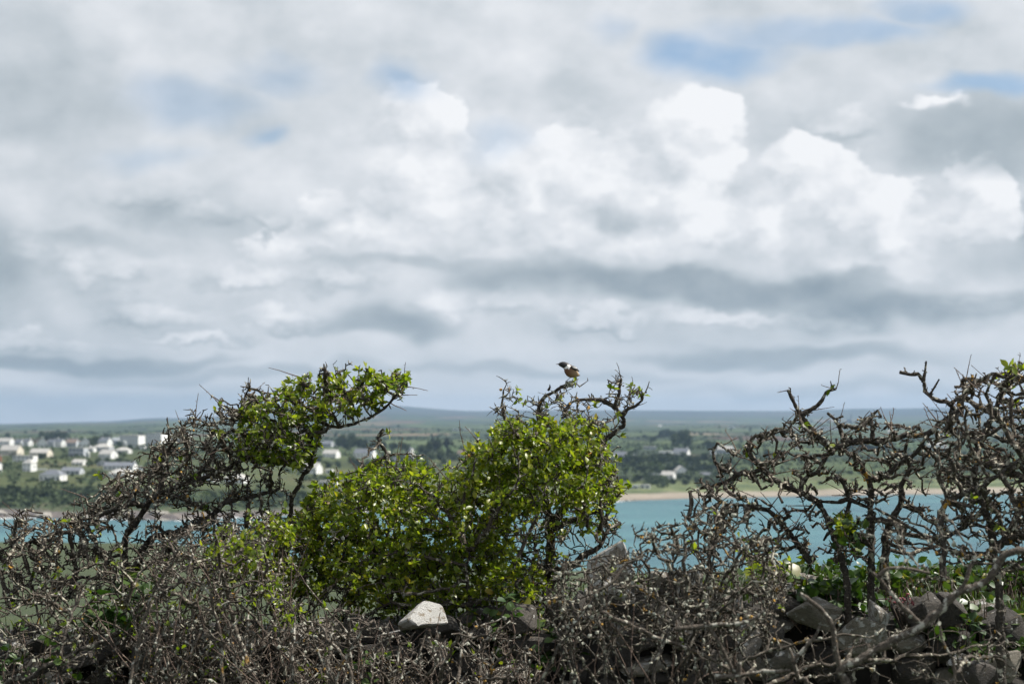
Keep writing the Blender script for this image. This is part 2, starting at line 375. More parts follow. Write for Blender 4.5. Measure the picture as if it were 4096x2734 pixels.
def coast_mat(b, bs, out):
    geo = b.node('ShaderNodeNewGeometry')
    pos = geo.outputs['Position']
    at_ = b.node('ShaderNodeAttribute', attribute_name='inland').outputs['Fac']      # metres from the shoreline
    rk = b.node('ShaderNodeAttribute', attribute_name='rocky').outputs['Fac']
    warp = b.v('MULTIPLY_ADD', b.v('SUBTRACT', b.noise(pos, 0.004, 3, 0.5, color=True), (.5, .5, .5)), (140, 140, 0), pos)
    flat = b.v('MULTIPLY', warp, (1.0, 0.55, 0.0))
    cell = b.voro(flat, 0.0058, 'F1', out='Color')
    edge = b.voro(flat, 0.0058, 'DISTANCE_TO_EDGE', out='Distance')
    sp = b.node('ShaderNodeSeparateColor'); b.put(sp.inputs[0], cell)
    fields = b.ramp(sp.outputs[0], [(0.0, (0.075, 0.125, 0.045)), (0.2, (0.13, 0.20, 0.06)), (0.36, (0.095, 0.15, 0.06)), (0.5, (0.17, 0.25, 0.085)),
                                    (0.64, (0.11, 0.19, 0.055)), (0.76, (0.36, 0.30, 0.17)), (0.84, (0.15, 0.22, 0.08)), (0.93, (0.26, 0.19, 0.13))], 'CONSTANT')
    n = b.noise(pos, 0.03, 5, 0.6)
    n2 = b.noise(pos, 0.35, 4, 0.6)
    mot = b.m('MULTIPLY', b.lin(n, 0.3, 0.7, 0.75, 1.25), b.lin(n2, 0.3, 0.7, 0.8, 1.2))
    near = b.ramp(b.noise(pos, 0.012, 5, 0.6), [(0.35, (0.075, 0.10, 0.035)), (0.47, (0.12, 0.165, 0.05)), (0.56, (0.15, 0.20, 0.06)), (0.68, (0.19, 0.19, 0.085))])
    land = b.mixc(b.sstep(at_, b.mix(rk, 130.0, 330.0), b.mix(rk, 210.0, 620.0)), near, fields)
    hedge = b.m('MULTIPLY', b.sstep(edge, 0.055, 0.02), b.sstep(at_, b.mix(rk, 150.0, 420.0), b.mix(rk, 230.0, 700.0)))
    land = b.mixc(hedge, land, (0.035, 0.055, 0.025, 1))
    land = b.v('MULTIPLY', b.v('MULTIPLY', land, mot), (0.40, 0.36, 0.41))
    # far moor
    moor = b.ramp(b.noise(pos, 0.0016, 5, 0.6), [(0.35, (0.025, 0.032, 0.026)), (0.55, (0.045, 0.05, 0.036)), (0.7, (0.07, 0.055, 0.05))])
    land = b.mixc(b.sstep(at_, 6500.0, 7800.0), land, moor)
    # cliffs, shore rock and sand
    scrub = b.ramp(b.noise(pos, 0.06, 5, 0.65), [(0.35, (0.022, 0.034, 0.016)), (0.52, (0.05, 0.07, 0.03)), (0.68, (0.10, 0.085, 0.06))])
    rock = b.ramp(b.noise(b.v('MULTIPLY', pos, (1, 1, 3)), 0.12, 6, 0.7), [(0.3, (0.04, 0.036, 0.036)), (0.5, (0.10, 0.088, 0.084)), (0.7, (0.22, 0.19, 0.16))])
    sand = b.ramp(b.noise(pos, 0.05, 4, 0.6), [(0.3, (0.19, 0.162, 0.125)), (0.7, (0.27, 0.235, 0.19))])
    jag = b.m('MULTIPLY_ADD', b.m('SUBTRACT', b.noise(pos, 0.045, 4, 0.6), 0.5), 46.0, at_)
    cl = b.mixc(b.sstep(jag, 16.0, 24.0), rock, scrub)
    cl = b.mixc(b.sstep(jag, 66.0, 84.0), cl, land)
    jag2 = b.m('MULTIPLY_ADD', b.m('SUBTRACT', b.noise(pos, 0.03, 4, 0.6), 0.5), 26.0, at_)
    wet = b.mixc(b.sstep(at_, 2.0, 14.0), (0.15, 0.125, 0.105, 1), sand)
    dune = b.ramp(b.noise(pos, 0.05, 4, 0.6), [(0.35, (0.05, 0.07, 0.03)), (0.6, (0.12, 0.14, 0.06)), (0.75, (0.28, 0.24, 0.15))])
    be = b.mixc(b.sstep(jag2, 40.0, 48.0), wet, dune)
    be = b.mixc(b.sstep(jag2, 110.0, 150.0), be, land)
    col = b.mixc(rk, be, cl)
    b.put(bs.inputs['Base Color'], col)
    bs.inputs['Specular IOR Level'].default_value = 0.15
    bmp = b.node('ShaderNodeBump'); bmp.inputs['Strength'].default_value = 0.6; bmp.inputs['Distance'].default_value = 1.5
    b.put(bmp.inputs['Height'], b.m('ADD', n2, n)); b.put(bs.inputs['Normal'], bmp.outputs[0])
M_COAST = mat('coast_ground', coast_mat, 0.95)

def build_coast():
    cols = np.arange(-1500, 5601, 22.0)
    ds = np.concatenate([[-120, -40, -10], np.arange(0, 90, 3.0), np.arange(90, 330, 9.0), np.geomspace(335, 11500, 120)])
    PX, D = np.meshgrid(cols, ds); Yv = shore_y(PX) + D
    Zv = land_z(PX, Yv); Xv = (PX - 2048) / F * Yv
    V = np.stack([Xv, Yv, Zv], -1).reshape(-1, 3)
    nr, nc = PX.shape; idx = np.arange(nr * nc).reshape(nr, nc)
    Q = np.stack([idx[:-1, :-1], idx[:-1, 1:], idx[1:, 1:], idx[1:, :-1]], -1).reshape(-1, 4)
    o = npmesh('far_coast_terrain', V, Q, M_COAST)
    me = o.data
    a = me.attributes.new('inland', 'FLOAT', 'POINT'); a.data.foreach_set('value', D.ravel().astype(np.float32))
    rk = np.clip((2450 - PX) / 500, 0, 1)
    a = me.attributes.new('rocky', 'FLOAT', 'POINT'); a.data.foreach_set('value', rk.ravel().astype(np.float32))
    tag(o, 'green coast with farmland, low cliffs and beach across the bay', None, None, 'structure')
build_coast()

# ------------------------------------------------------------------ the sea
def sea_mat(b, bs, out):
    pos = b.node('ShaderNodeNewGeometry').outputs['Position']
    n = b.noise(b.v('MULTIPLY', pos, (0.35, 1.0, 1.0)), 0.02, 4, 0.55)
    deep = b.ramp(n, [(0.35, (0.026, 0.080, 0.102)), (0.5, (0.038, 0.110, 0.130)), (0.65, (0.056, 0.150, 0.165))])
    b.put(bs.inputs['Base Color'], deep)
    bs.inputs['IOR'].default_value = 1.33; bs.inputs['Specular IOR Level'].default_value = 0.3
    w = b.noise(b.v('MULTIPLY', pos, (0.5, 1.0, 1.0)), 0.22, 5, 0.62)
    bm = b.node('ShaderNodeBump'); bm.inputs['Strength'].default_value = 1.0; bm.inputs['Distance'].default_value = 1.6
    b.put(bm.inputs['Height'], w); b.put(bs.inputs['Normal'], bm.outputs[0])
M_SEA = mat('sea_water', sea_mat, 0.38)
o = pymesh('sea', [(-9000, -3000, 0), (9000, -3000, 0), (9000, 1500, 0), (-9000, 1500, 0)], [[0, 1, 2, 3]], M_SEA)
tag(o, 'turquoise sea filling the bay below the hedge', None, None, 'structure')

# surf along the rocky shore
M_FOAM = plain('surf_foam', (0.78, 0.80, 0.80), 0.7)

# ------------------------------------------------------------------ the hill the hedge stands on
def hill_z(x, y):
    px = 2048 + F * x / np.maximum(y, 1.0)
    row = np.interp(np.where(y > 1, px, 2048), [0, 600, 1000, 1500, 2600, 3400, 4096], [2160, 2166, 2200, 2255, 2285, 2275, 2262])
    zb = CAMZ - (row - HZ) / F * 95.0
    z = np.where(y < 9, 45.3, 45.3 + (zb - 45.3) * np.clip((y - 9) / 86.0, 0, 1))
    fall = np.clip((y - 95.0) / 330.0, 0, 1)
    z = z - fall ** 1.15 * 58.0 - np.clip((y - 95) / 20, 0, 1) * 0.8
    return z + 0.10 * fbm(x / 6.0, y / 6.0) * np.clip((y - 9) / 10, 0, 1)
def grass_field(b, bs, out):
    pos = b.node('ShaderNodeNewGeometry').outputs['Position']
    c = b.ramp(b.noise(pos, 0.5, 6, 0.65), [(0.3, (0.016, 0.028, 0.006)), (0.5, (0.028, 0.044, 0.010)), (0.7, (0.043, 0.058, 0.014))])
    c2 = b.ramp(b.noise(pos, 6.0, 4, 0.7), [(0.3, (0.6, 0.6, 0.6)), (0.7, (1.3, 1.3, 1.3))])
    b.put(bs.inputs['Base Color'], b.v('MULTIPLY', c, c2))
    bm = b.node('ShaderNodeBump'); bm.inputs['Strength'].default_value = 0.8; bm.inputs['Distance'].default_value = 0.08
    b.put(bm.inputs['Height'], b.noise(pos, 9.0, 5, 0.7)); b.put(bs.inputs['Normal'], bm.outputs[0])
M_FIELD = mat('pasture', grass_field, 0.9)
def build_hill():
    xs = np.concatenate([-np.geomspace(600, 12, 40), np.linspace(-11, 11, 45), np.geomspace(12, 600, 40)])
    ys = np.concatenate([np.linspace(-160, 0, 12), np.linspace(2, 40, 40), np.linspace(42, 130, 45), np.geomspace(132, 470, 25)])
    Xv, Yv = np.meshgrid(xs, ys); Zv = hill_z(Xv, Yv)
    V = np.stack([Xv, Yv, Zv], -1).reshape(-1, 3); nr, nc = Xv.shape; idx = np.arange(nr * nc).reshape(nr, nc)
    Q = np.stack([idx[:-1, :-1], idx[:-1, 1:], idx[1:, 1:], idx[1:, :-1]], -1).reshape(-1, 4)
    o = npmesh('field_ground', V, Q, M_FIELD)
    tag(o, 'sloping green pasture behind the stone bank', None, None, 'structure')
build_hill()

# ------------------------------------------------------------------ haze: the air over the bay
def build_haze():
    V, Fc = [], []
    box(V, Fc, -8800, 8800, -2900, 12900, -9.5, 190)
    m = bpy.data.materials.new('sea_haze'); m.use_nodes = True; t = m.node_tree; t.nodes.clear(); b = NB(t)
    pv = b.node('ShaderNodeVolumePrincipled'); pv.inputs['Color'].default_value = (0.38, 0.55, 0.77, 1); pv.inputs['Density'].default_value = HAZE_DENSITY
    pv.inputs['Anisotropy'].default_value = 0.2
    out = b.node('ShaderNodeOutputMaterial'); t.links.new(pv.outputs[0], out.inputs['Volume'])
    o = pymesh('haze', V, Fc, m)
    tag(o, 'thin blue sea haze hanging over the bay', None, None, 'stuff')
HAZE_DENSITY = 0.000082
build_haze()

# ------------------------------------------------------------------ houses across the bay
M_WHITE = plain('white_render', (0.74, 0.74, 0.72), 0.8, 0.06, 0.6)
M_CREAM = plain('cream_render', (0.62, 0.57, 0.47), 0.8, 0.08, 0.6)
M_GREYW = plain('grey_render', (0.42, 0.44, 0.46), 0.8, 0.08, 0.6)
M_STONEW = plain('house_stone', (0.26, 0.24, 0.21), 0.9, 0.2, 1.5)
M_SLATE = plain('slate_roof', (0.14, 0.15, 0.17), 0.7, 0.18, 0.9)
M_PALE = plain('pale_roof', (0.40, 0.385, 0.36), 0.8, 0.12, 0.9)
M_BROWN = plain('brown_tile_roof', (0.19, 0.145, 0.12), 0.85, 0.18, 0.9)
M_ORANGE = plain('orange_brick', (0.42, 0.17, 0.09), 0.85, 0.15, 1.0)
M_GLASS = plain('window_glass', (0.035, 0.045, 0.055), 0.12, 0.05, 1.0, 0.6)
WALLM = {'w': M_WHITE, 'c': M_CREAM, 'g': M_GREYW, 's': M_STONEW, 'o': M_ORANGE}
ROOFM = {'s': M_SLATE, 'p': M_PALE, 'b': M_BROWN, 'g': M_GREYW, 'w': M_WHITE}
_v, _f = [], []; box(_v, _f, -0.5, 0.5, -0.5, 0.5, -0.5, 0.5)
ME_UNIT = bpy.data.meshes.new('window'); ME_UNIT.from_pydata(_v, [], _f); ME_UNIT.materials.append(M_GLASS); ME_UNIT.update()

def slab(V, Fc, a, b_, c, d, t):
    """roof slope a-b-c-d with thickness t (downwards)"""
    n = len(V)
    V += [a, b_, c, d] + [(p[0], p[1], p[2] - t) for p in (a, b_, c, d)]
    Fc += [[n + i for i in f] for f in ((0, 1, 2, 3), (7, 6, 5, 4), (0, 4, 5, 1), (1, 5, 6, 2), (2, 6, 7, 3), (3, 7, 4, 0))]

def house(px, base, wpx, hpx, typ, roof, wall, yaw, chim, label, name='house', cat='house', group=None, floors=None, depth=None, dy=0):
    g = land_at(px, base + dy)
    s = g[1] / F
    rz = math.radians(yaw); wpx *= 1.06; hpx *= 0.98 if typ == 'flat' else 1.1
    h = hpx * s
    vis = wpx * s
    dpt = depth if depth else min(8.0, vis * 0.62)
    w = max(2.5, (vis - dpt * abs(math.sin(rz))) / math.cos(rz))
    e = empty(name, (g[0], g[1] + dpt * 0.5, g[2] - 0.3), rz)
    tag(e, label, cat, group)
    h += 0.3
    hw, hd = w / 2, dpt / 2
    ov = 0.3
    if typ == 'flat':
        he = h
    elif typ == 'front':
        he = h - min(0.5 * h, hw * 1.1)
    else:
        he = h - min(0.45 * h, hd * 0.95)
    V, Fc = [], []
    if typ in ('flat', 'hip'):
        box(V, Fc, -hw, hw, -hd, hd, 0, he)
    elif typ == 'gable':
        V = [(-hw, -hd, 0), (hw, -hd, 0), (hw, hd, 0), (-hw, hd, 0), (-hw, -hd, he), (hw, -hd, he), (hw, hd, he), (-hw, hd, he), (-hw, 0, h - 0.12), (hw, 0, h - 0.12)]
        Fc = [[0, 1, 5, 4], [2, 3, 7, 6], [1, 2, 6, 9, 5], [3, 0, 4, 8, 7], [4, 5, 9, 8], [6, 7, 8, 9], [3, 2, 1, 0]]
    else:
        V = [(-hw, -hd, 0), (hw, -hd, 0), (hw, hd, 0), (-hw, hd, 0), (-hw, -hd, he), (hw, -hd, he), (hw, hd, he), (-hw, hd, he), (0, -hd, h - 0.12), (0, hd, h - 0.12)]
        Fc = [[0, 1, 5, 8, 4], [2, 3, 7, 9, 6], [1, 2, 6, 5], [3, 0, 4, 7], [4, 8, 9, 7], [5, 6, 9, 8], [3, 2, 1, 0]]
    pymesh('wall', V, Fc, WALLM[wall], e)
    V, Fc = [], []
    if typ == 'flat':
        box(V, Fc, -hw - 0.2, hw + 0.2, -hd - 0.2, hd + 0.2, he + 0.003, he + 0.35)
    elif typ == 'hip':
        k = max(hw - hd, 0.3)
        z0 = he + 0.003
        V = [(-hw - ov, -hd - ov, z0), (hw + ov, -hd - ov, z0), (hw + ov, hd + ov, z0), (-hw - ov, hd + ov, z0), (-k, 0, h), (k, 0, h)]
        Fc = [[0, 1, 5, 4], [2, 3, 4, 5], [1, 2, 5], [3, 0, 4], [3, 2, 1, 0]]
    elif typ == 'gable':
        r = h + 0.05; q = he - 0.12
        slab(V, Fc, (-hw - ov, -hd - ov, q), (hw + ov, -hd - ov, q), (hw + ov, -0.01, r), (-hw - ov, -0.01, r), 0.14)
        slab(V, Fc, (hw + ov, hd + ov, q), (-hw - ov, hd + ov, q), (-hw - ov, 0.01, r), (hw + ov, 0.01, r), 0.14)
    else:
        r = h + 0.05; q = he - 0.12
        slab(V, Fc, (-hw - ov, hd + ov, q), (-hw - ov, -hd - ov, q), (-0.01, -hd - ov, r), (-0.01, hd + ov, r), 0.14)
        slab(V, Fc, (hw + ov, -hd - ov, q), (hw + ov, hd + ov, q), (0.01, hd + ov, r), (0.01, -hd - ov, r), 0.14)
    rf = pymesh('roof', V, Fc, ROOFM[roof], e)
    for c in chim:
        V, Fc = [], []
        cx = c * (hw - 0.45)
        zt = h + 0.9
        if typ == 'front': box(V, Fc, -0.4, 0.4, c * hd * 0.8 - 0.35, c * hd * 0.8 + 0.35, he, zt)
        else: box(V, Fc, cx - 0.4, cx + 0.4, -0.35, 0.35, he, zt)
        box(V, Fc, cx - 0.48 if typ != 'front' else -0.48, cx + 0.48 if typ != 'front' else 0.48,
            (-0.43 if typ != 'front' else c * hd * 0.8 - 0.43), (0.43 if typ != 'front' else c * hd * 0.8 + 0.43), zt - 0.25, zt - 0.1)
        pymesh('chimney', V, Fc, WALLM[wall], rf)
    # windows, front and right-hand end; a door
    nf = floors or max(1, int(round(he / 2.9)))
    fh = he / nf
    nc = max(1, min(14, int(w / 2.4)))
    for fl in range(nf):
        for c in range(nc):
            x = -hw + w * (c + 0.5) / nc
            if fl == 0 and c == nc // 2 and typ != 'flat':
                o = link('door', ME_UNIT, e, (x, -hd, 1.05)); o.scale = (0.95, 0.12, 2.1)
            else:
                o = link('window', ME_UNIT, e, (x, -hd, fl * fh + fh * 0.55)); o.scale = (1.25 if typ != 'flat' else w / nc * 0.62, 0.12, min(1.3, fh * 0.5))
    if dpt > 4:
        o = link('window', ME_UNIT, e, (hw, 0.6, he * 0.55)); o.scale = (0.12, 0.8, min(1.1, fh * 0.45))
    return e

HOUSES = [
 # px, base, width, height, type, roof, wall, yaw, chimneys, label
 (22, 1780, 66, 27, 'gable', 'p', 'w', -22, (0.9,), 'long white house with pale roof, top row at the left edge of the hillside'),
 (78, 1782, 38, 25, 'gable', 's', 'g', -30, (0.9,), 'grey slate roofed house, second from the left in the top row'),
 (112, 1784, 38, 27, 'gable', 's', 'w', -32, (0.9,), 'white slate roofed house, third from the left in the top row'),
 (168, 1788, 44, 35, 'front', 's', 'w', 14, (0.8, -0.7), 'white house with steep front gable and two chimneys in the top row'),
 (208, 1785, 30, 26, 'gable', 's', 'g', -14, (0.9,), 'dark low house squeezed between two white gables in the top row'),
 (241, 1787, 42, 30, 'gable', 's', 'w', -30, (-0.8,), 'slate roofed house with bright white gable end in the top row'),
 (288, 1785, 50, 28, 'gable', 'b', 'g', -12, (-0.85, 0.1, 0.9), 'brown roofed terrace house with three chimneys in the top row'),
 (338, 1786, 46, 29, 'front', 's', 'w', 8, (0.6,), 'white gabled house at the right end of the terrace in the top row'),
 (44, 1821, 88, 38, 'gable', 'p', 'c', -20, (), 'large cream house with broad pale roof below the top row'),
 (162, 1826, 82, 30, 'gable', 'p', 'c', -14, (), 'pale roofed bungalow behind a round bush below the top row'),
 (98, 1848, 84, 25, 'flat', 'p', 'w', -6, (), 'low white flat roofed house with four windows beneath the pale roofed bungalow'),
 (118, 1884, 52, 45, 'hip', 'p', 'w', -28, (), 'tall white house with pale pyramid roof and white terrace wall beside it'),
 (210, 1922, 98, 42, 'hip', 's', 'w', -16, (), 'white hip roofed bungalow standing lowest on the grass above the cliff'),
 (288, 1897, 80, 27, 'gable', 's', 'g', -8, (), 'long grey house with dormers just right of the lowest bungalow'),
 (311, 1824, 66, 34, 'flat', 'p', 'g', -10, (), 'grey flat fronted house with dark windows in the middle of the slope'),
 (353, 1826, 12, 20, 'front', 'w', 'w', 0, (), 'tiny white garage beside the grey flat fronted house'),
 (318, 1860, 58, 22, 'gable', 'p', 'w', -18, (), 'low white cottage half hidden by bushes in the middle of the slope'),
 (-6, 1887, 30, 38, 'gable', 's', 'w', -30, (), 'white gable end cut by the left edge of the photo'),
 (1, 1846, 12, 26, 'front', 'b', 'o', 0, (), 'small orange brick house cut by the left edge of the photo'),
 (420, 1779, 52, 27, 'gable', 's', 'w', -24, (-0.7, 0.9), 'white two chimney house left of the big hotel'),
 (465, 1776, 34, 25, 'gable', 'g', 'g', -24, (0.8,), 'small grey house beside the trees left of the big hotel'),
 (412, 1803, 76, 27, 'hip', 'p', 'g', -16, (), 'wide grey hip roofed house below the trees left of the hotel'),
 (370, 1807, 30, 21, 'gable', 'p', 'w', -24, (), 'small white house with pale roof right of the tiny garage'),
 (431, 1834, 70, 34, 'gable', 'p', 'w', -26, (), 'white house with bright right gable in the middle of the slope'),
 (492, 1812, 60, 22, 'hip', 'p', 'w', -10, (), 'low white house under the hotel with pale hipped roof'),
 (500, 1790, 11, 26, 'front', 'w', 'w', 0, (), 'narrow white tower house under the hotel'),
 (525, 1781, 86, 40, 'flat', 'p', 'w', -12, (), 'white four storey hotel block on the crest, left wing', 'hotel', 'hotel', None, 4, 14),
 (628, 1776, 84, 44, 'flat', 'p', 'w', -20, (), 'taller white hotel block on the crest with bright blank end', 'hotel', 'hotel', None, 4, 16),
 (712, 1767, 92, 34, 'flat', 'p', 'w', -14, (), 'long white building right of the hotel, half behind the bare branches', 'hotel', 'hotel', None, 2, 12),
 (480, 1878, 122, 28, 'gable', 's', 'w', -8, (0.97,), 'long slate roofed house with one white gable on the lower slope'),
 (563, 1885, 20, 20, 'front', 's', 'w', 0, (), 'little white cottage right of the long slate roofed house'),
 (486, 1911, 100, 33, 'hip', 'p', 'w', -10, (), 'pale roofed white house beside the dark round bush on the lower slope'),
 (408, 1862, 36, 22, 'front', 's', 'g', 8, (), 'small grey gabled house in the dark hedge on the slope'),
 (560, 1796, 44, 10, 'flat', 'p', 'w', -4, (), 'long low white outbuilding in front of the hotel'),
 (648, 1909, 26, 18, 'front', 's', 'w', 0, (), 'small white house glimpsed through the left shrub'),
 (840, 1924, 66, 28, 'gable', 's', 'w', -20, (), 'white house by the cliff glimpsed through the left shrub'),
 (945, 1929, 90, 34, 'hip', 'p', 'w', -16, (), 'broad white house glimpsed under the leafy arm of the left shrub'),
 (1306, 1786, 58, 22, 'gable', 's', 'g', -18, (), 'pale grey house at the head of the wooded valley'),
 (1365, 1784, 48, 20, 'hip', 'p', 'w', -18, (), 'white house tucked under the darkest valley trees'),
 (1325, 1829, 66, 29, 'gable', 'p', 'w', -20, (), 'white house among bushes in the wooded valley'),
 (1242, 1892, 88, 40, 'gable', 'p', 'w', -24, (), 'large bright white house at the foot of the wooded valley'),
 (1318, 1892, 30, 15, 'flat', 'w', 'w', -10, (), 'white garage right of the large bright white house'),
 (1314, 1942, 74, 18, 'flat', 'p', 'w', -6, (), 'long low white building by the valley shore'),
 (1460, 1831, 86, 34, 'gable', 's', 'w', -20, (0.8,), 'wide white slate roofed house behind the bare twigs in mid valley'),
 (1636, 1809, 34, 19, 'gable', 's', 'w', -20, (), 'small upper white house right of mid valley'),
 (1640, 1833, 38, 22, 'hip', 'p', 'w', -16, (), 'small lower white house right of mid valley'),
 (1580, 1846, 36, 16, 'gable', 's', 'g', -20, (), 'low grey house half behind the hedge leaves'),
 (1848, 1826, 38, 24, 'gable', 'b', 'c', -20, (), 'cream brown roofed house behind the thin upright shoots'),
 (1846, 1723, 66, 9, 'flat', 'p', 'w', -4, (), 'far pale farm sheds on the upper fields', 'farm_shed', 'shed'),
 (2482, 1839, 56, 31, 'gable', 's', 'w', -24, (), 'white house right beside the leafy hedge above the bay'),
 (2540, 1846, 60, 27, 'hip', 's', 'g', -12, (), 'grey house second from the leafy hedge above the bay'),
 (2600, 1798, 52, 13, 'flat', 'p', 'g', -4, (), 'long pale greenhouse in the fields above the wood', 'greenhouse', 'greenhouse'),
 (2664, 1827, 54, 22, 'flat', 'w', 'w', -8, (), 'white flat roofed house with one dark window band', 'house', 'house', None, 1),
 (2727, 1826, 66, 32, 'gable', 's', 'w', -26, (0.85,), 'white gabled house right of the flat roofed house'),
 (2722, 1898, 52, 33, 'front', 'p', 'w', 18, (), 'bright white gabled house low in the wood above the beach'),
 (2674, 1915, 58, 29, 'gable', 'p', 'w', -22, (), 'white pale roofed house lowest in the wood above the beach'),
 (2618, 1911, 42, 16, 'gable', 's', 'w', -18, (), 'low white cottage left in the wood above the beach'),
 (2556, 1918, 28, 15, 'gable', 's', 'g', -18, (), 'small grey cottage in the wood near the leafy hedge'),
 (2580, 1952, 40, 14, 'flat', 'p', 'w', -8, (), 'long pale beach hut on the dune edge', 'beach_hut', 'hut'),
 (2532, 1952, 44, 10, 'flat', 'g', 'g', -8, (), 'low grey beach hut beside the rocks', 'beach_hut', 'hut'),
 (2903, 1813, 66, 28, 'gable', 'p', 'g', -26, (), 'pale grey barn on the field edge right of the wood', 'barn', 'barn'),
 (2822, 1911, 44, 21, 'gable', 's', 'w', -22, (), 'white house at the right end of the wood'),
 (2852, 1818, 24, 14, 'gable', 's', 'w', -22, (), 'small white house left of the grey barn'),
 (2928, 1712, 26, 9, 'flat', 'p', 'w', -6, (), 'tiny far white farm on the horizon fields', 'farm_shed', 'shed'),
 (2640, 1706, 14, 8, 'gable', 'p', 'w', -6, (), 'tiny far farmhouse at the foot of the moor'),
 (3748, 1801, 80, 34, 'hip', 'p', 'w', -18, (0.0,), 'big white house with pale pointed roof alone in the right fields'),
 (3786, 1803, 30, 14, 'flat', 'w', 'w', -18, (), 'white wing right of the lone pointed roofed house'),
 (3328, 1719, 122, 13, 'flat', 'p', 'w', -3, (), 'long low white holiday park building on the far ridge', 'long_building', 'building'),
 (3188, 1796, 16, 11, 'gable', 's', 'w', -18, (), 'tiny white cottage in the right fields behind bare twigs'),
 (3562, 1732, 26, 11, 'gable', 'p', 'g', -18, (), 'far grey farmhouse left of the pointed roofed house'),
]
for hrow in HOUSES: house(*hrow)

# terrace wall of the tall pyramid roofed house
g = land_at(170, 1879)
V, Fc = [], []; box(V, Fc, -3.2, 3.2, -0.2, 0.2, -0.3, 1.0); box(V, Fc, -3.3, 3.3, -0.28, 0.28, 1.002, 1.12)
e = pymesh('garden_wall', V, Fc, M_WHITE); e.location = tuple(g)
tag(e, 'low white terrace wall right of the tall pyramid roofed house', 'wall')

# far church with its spire
g = land_at(3403, 1688)
e = empty('church', tuple(g)); tag(e, 'far church with thin spire rising against the blue moor', 'church')
k = g[1] / F
V, Fc = [], []; box(V, Fc, -2.6 * k, 2.6 * k, -2.6 * k, 2.6 * k, -3, 20 * k); pymesh('tower', V, Fc, M_STONEW, e)
pymesh('spire', [(-3 * k, -3 * k, 20.0 * k + .01), (3 * k, -3 * k, 20.0 * k + .01), (3 * k, 3 * k, 20.0 * k + .01), (-3 * k, 3 * k, 20.0 * k + .01), (0, 0, 42 * k)], [[0, 1, 4], [1, 2, 4], [2, 3, 4], [3, 0, 4], [3, 2, 1, 0]], M_SLATE, e)
V, Fc = [], []; box(V, Fc, -18 * k, -2.62 * k, -2.4 * k, 2.4 * k, -3, 8 * k); slab(V, Fc, (-18 * k, -3 * k, 8 * k), (-2.62 * k, -3 * k, 8 * k), (-2.62 * k, 0, 13 * k), (-18 * k, 0, 13 * k), 0.3); slab(V, Fc, (-2.62 * k, 3 * k, 8 * k), (-18 * k, 3 * k, 8 * k), (-18 * k, 0.02, 13 * k), (-2.62 * k, 0.02, 13 * k), 0.3)
pymesh('nave', V, Fc, M_SLATE, e)

# ------------------------------------------------------------------ trees across the bay
def far_leaf(name, c0, c1):
    def f(b, bs, out):
        pos = b.node('ShaderNodeNewGeometry').outputs['Position']
        rnd = b.node('ShaderNodeObjectInfo').outputs['Random']
        n = b.noise(pos, 0.7, 3, 0.6)
        k = b.m('ADD', b.m('MULTIPLY', n, 0.7), b.m('MULTIPLY', rnd, 0.35))
        b.put(bs.inputs['Base Color'], b.mixc(k, (*c0, 1), (*c1, 1)))
        bs.inputs['Specular IOR Level'].default_value = 0.2
    return mat(name, f, 0.8)
M_FOREST = far_leaf('far_tree_leaves', (0.022, 0.036, 0.018), (0.07, 0.095, 0.035))
M_PINE = far_leaf('far_pine_needles', (0.014, 0.022, 0.016), (0.04, 0.052, 0.03))
M_LIGHT = far_leaf('far_light_leaves', (0.045, 0.075, 0.024), (0.12, 0.16, 0.05))
M_FBARK = plain('far_bark', (0.09, 0.075, 0.06), 0.9)

def clump_quads(centres, size, rng, squash=1.0):
    n = len(centres)
    d = rng.normal(size=(n, 3)); d /= np.linalg.norm(d, axis=1)[:, None]
    u = np.cross(d, rng.normal(size=(n, 3))); u /= np.linalg.norm(u, axis=1)[:, None]; w = np.cross(d, u)
    sz = (size * rng.uniform(0.6, 1.4, n))[:, None]
    sz2 = sz * rng.uniform(0.6, 1.0, (n, 1))
    A = centres - u * sz - w * sz2 * 0.4; B = centres + u * sz * 0.3 - w * sz2; C = centres + u * sz + w * sz2 * 0.4 + d * sz * 0.3; D = centres - u * sz * 0.3 + w * sz2
    V = np.stack([A, B, C, D], 1).reshape(-1, 3)
    return V, np.arange(4 * n).reshape(n, 4)

def crown_points(rng, n, shape):
    lobes = []
    for i in range(9):
        a = rng.uniform(0, 2 * math.pi); r = rng.uniform(0.1, 0.62)
        if shape == 'round': z = rng.uniform(0.36, 0.84); rr = rng.uniform(0.22, 0.36)
        elif shape == 'flat': z = rng.uniform(0.55, 0.85); rr = rng.uniform(0.18, 0.30); r *= 1.4
        elif shape == 'bush': z = rng.uniform(0.25, 0.7); rr = rng.uniform(0.28, 0.42)
        else: z = rng.uniform(0.2, 0.9); r *= (1.05 - z); rr = rng.uniform(0.14, 0.26)
        lobes.append((math.cos(a) * r * 0.62, math.sin(a) * r * 0.62, z, rr))
    pts = []
    for i in range(n):
        x, y, z, rr = lobes[rng.integers(len(lobes))]
        d = rng.normal(size=3); d /= np.linalg.norm(d); rad = rr * rng.uniform(0.35, 1.05) ** 0.6
        pts.append((x + d[0] * rad, y + d[1] * rad, max(0.02, z + d[2] * rad * 0.85)))
    return np.array(pts)

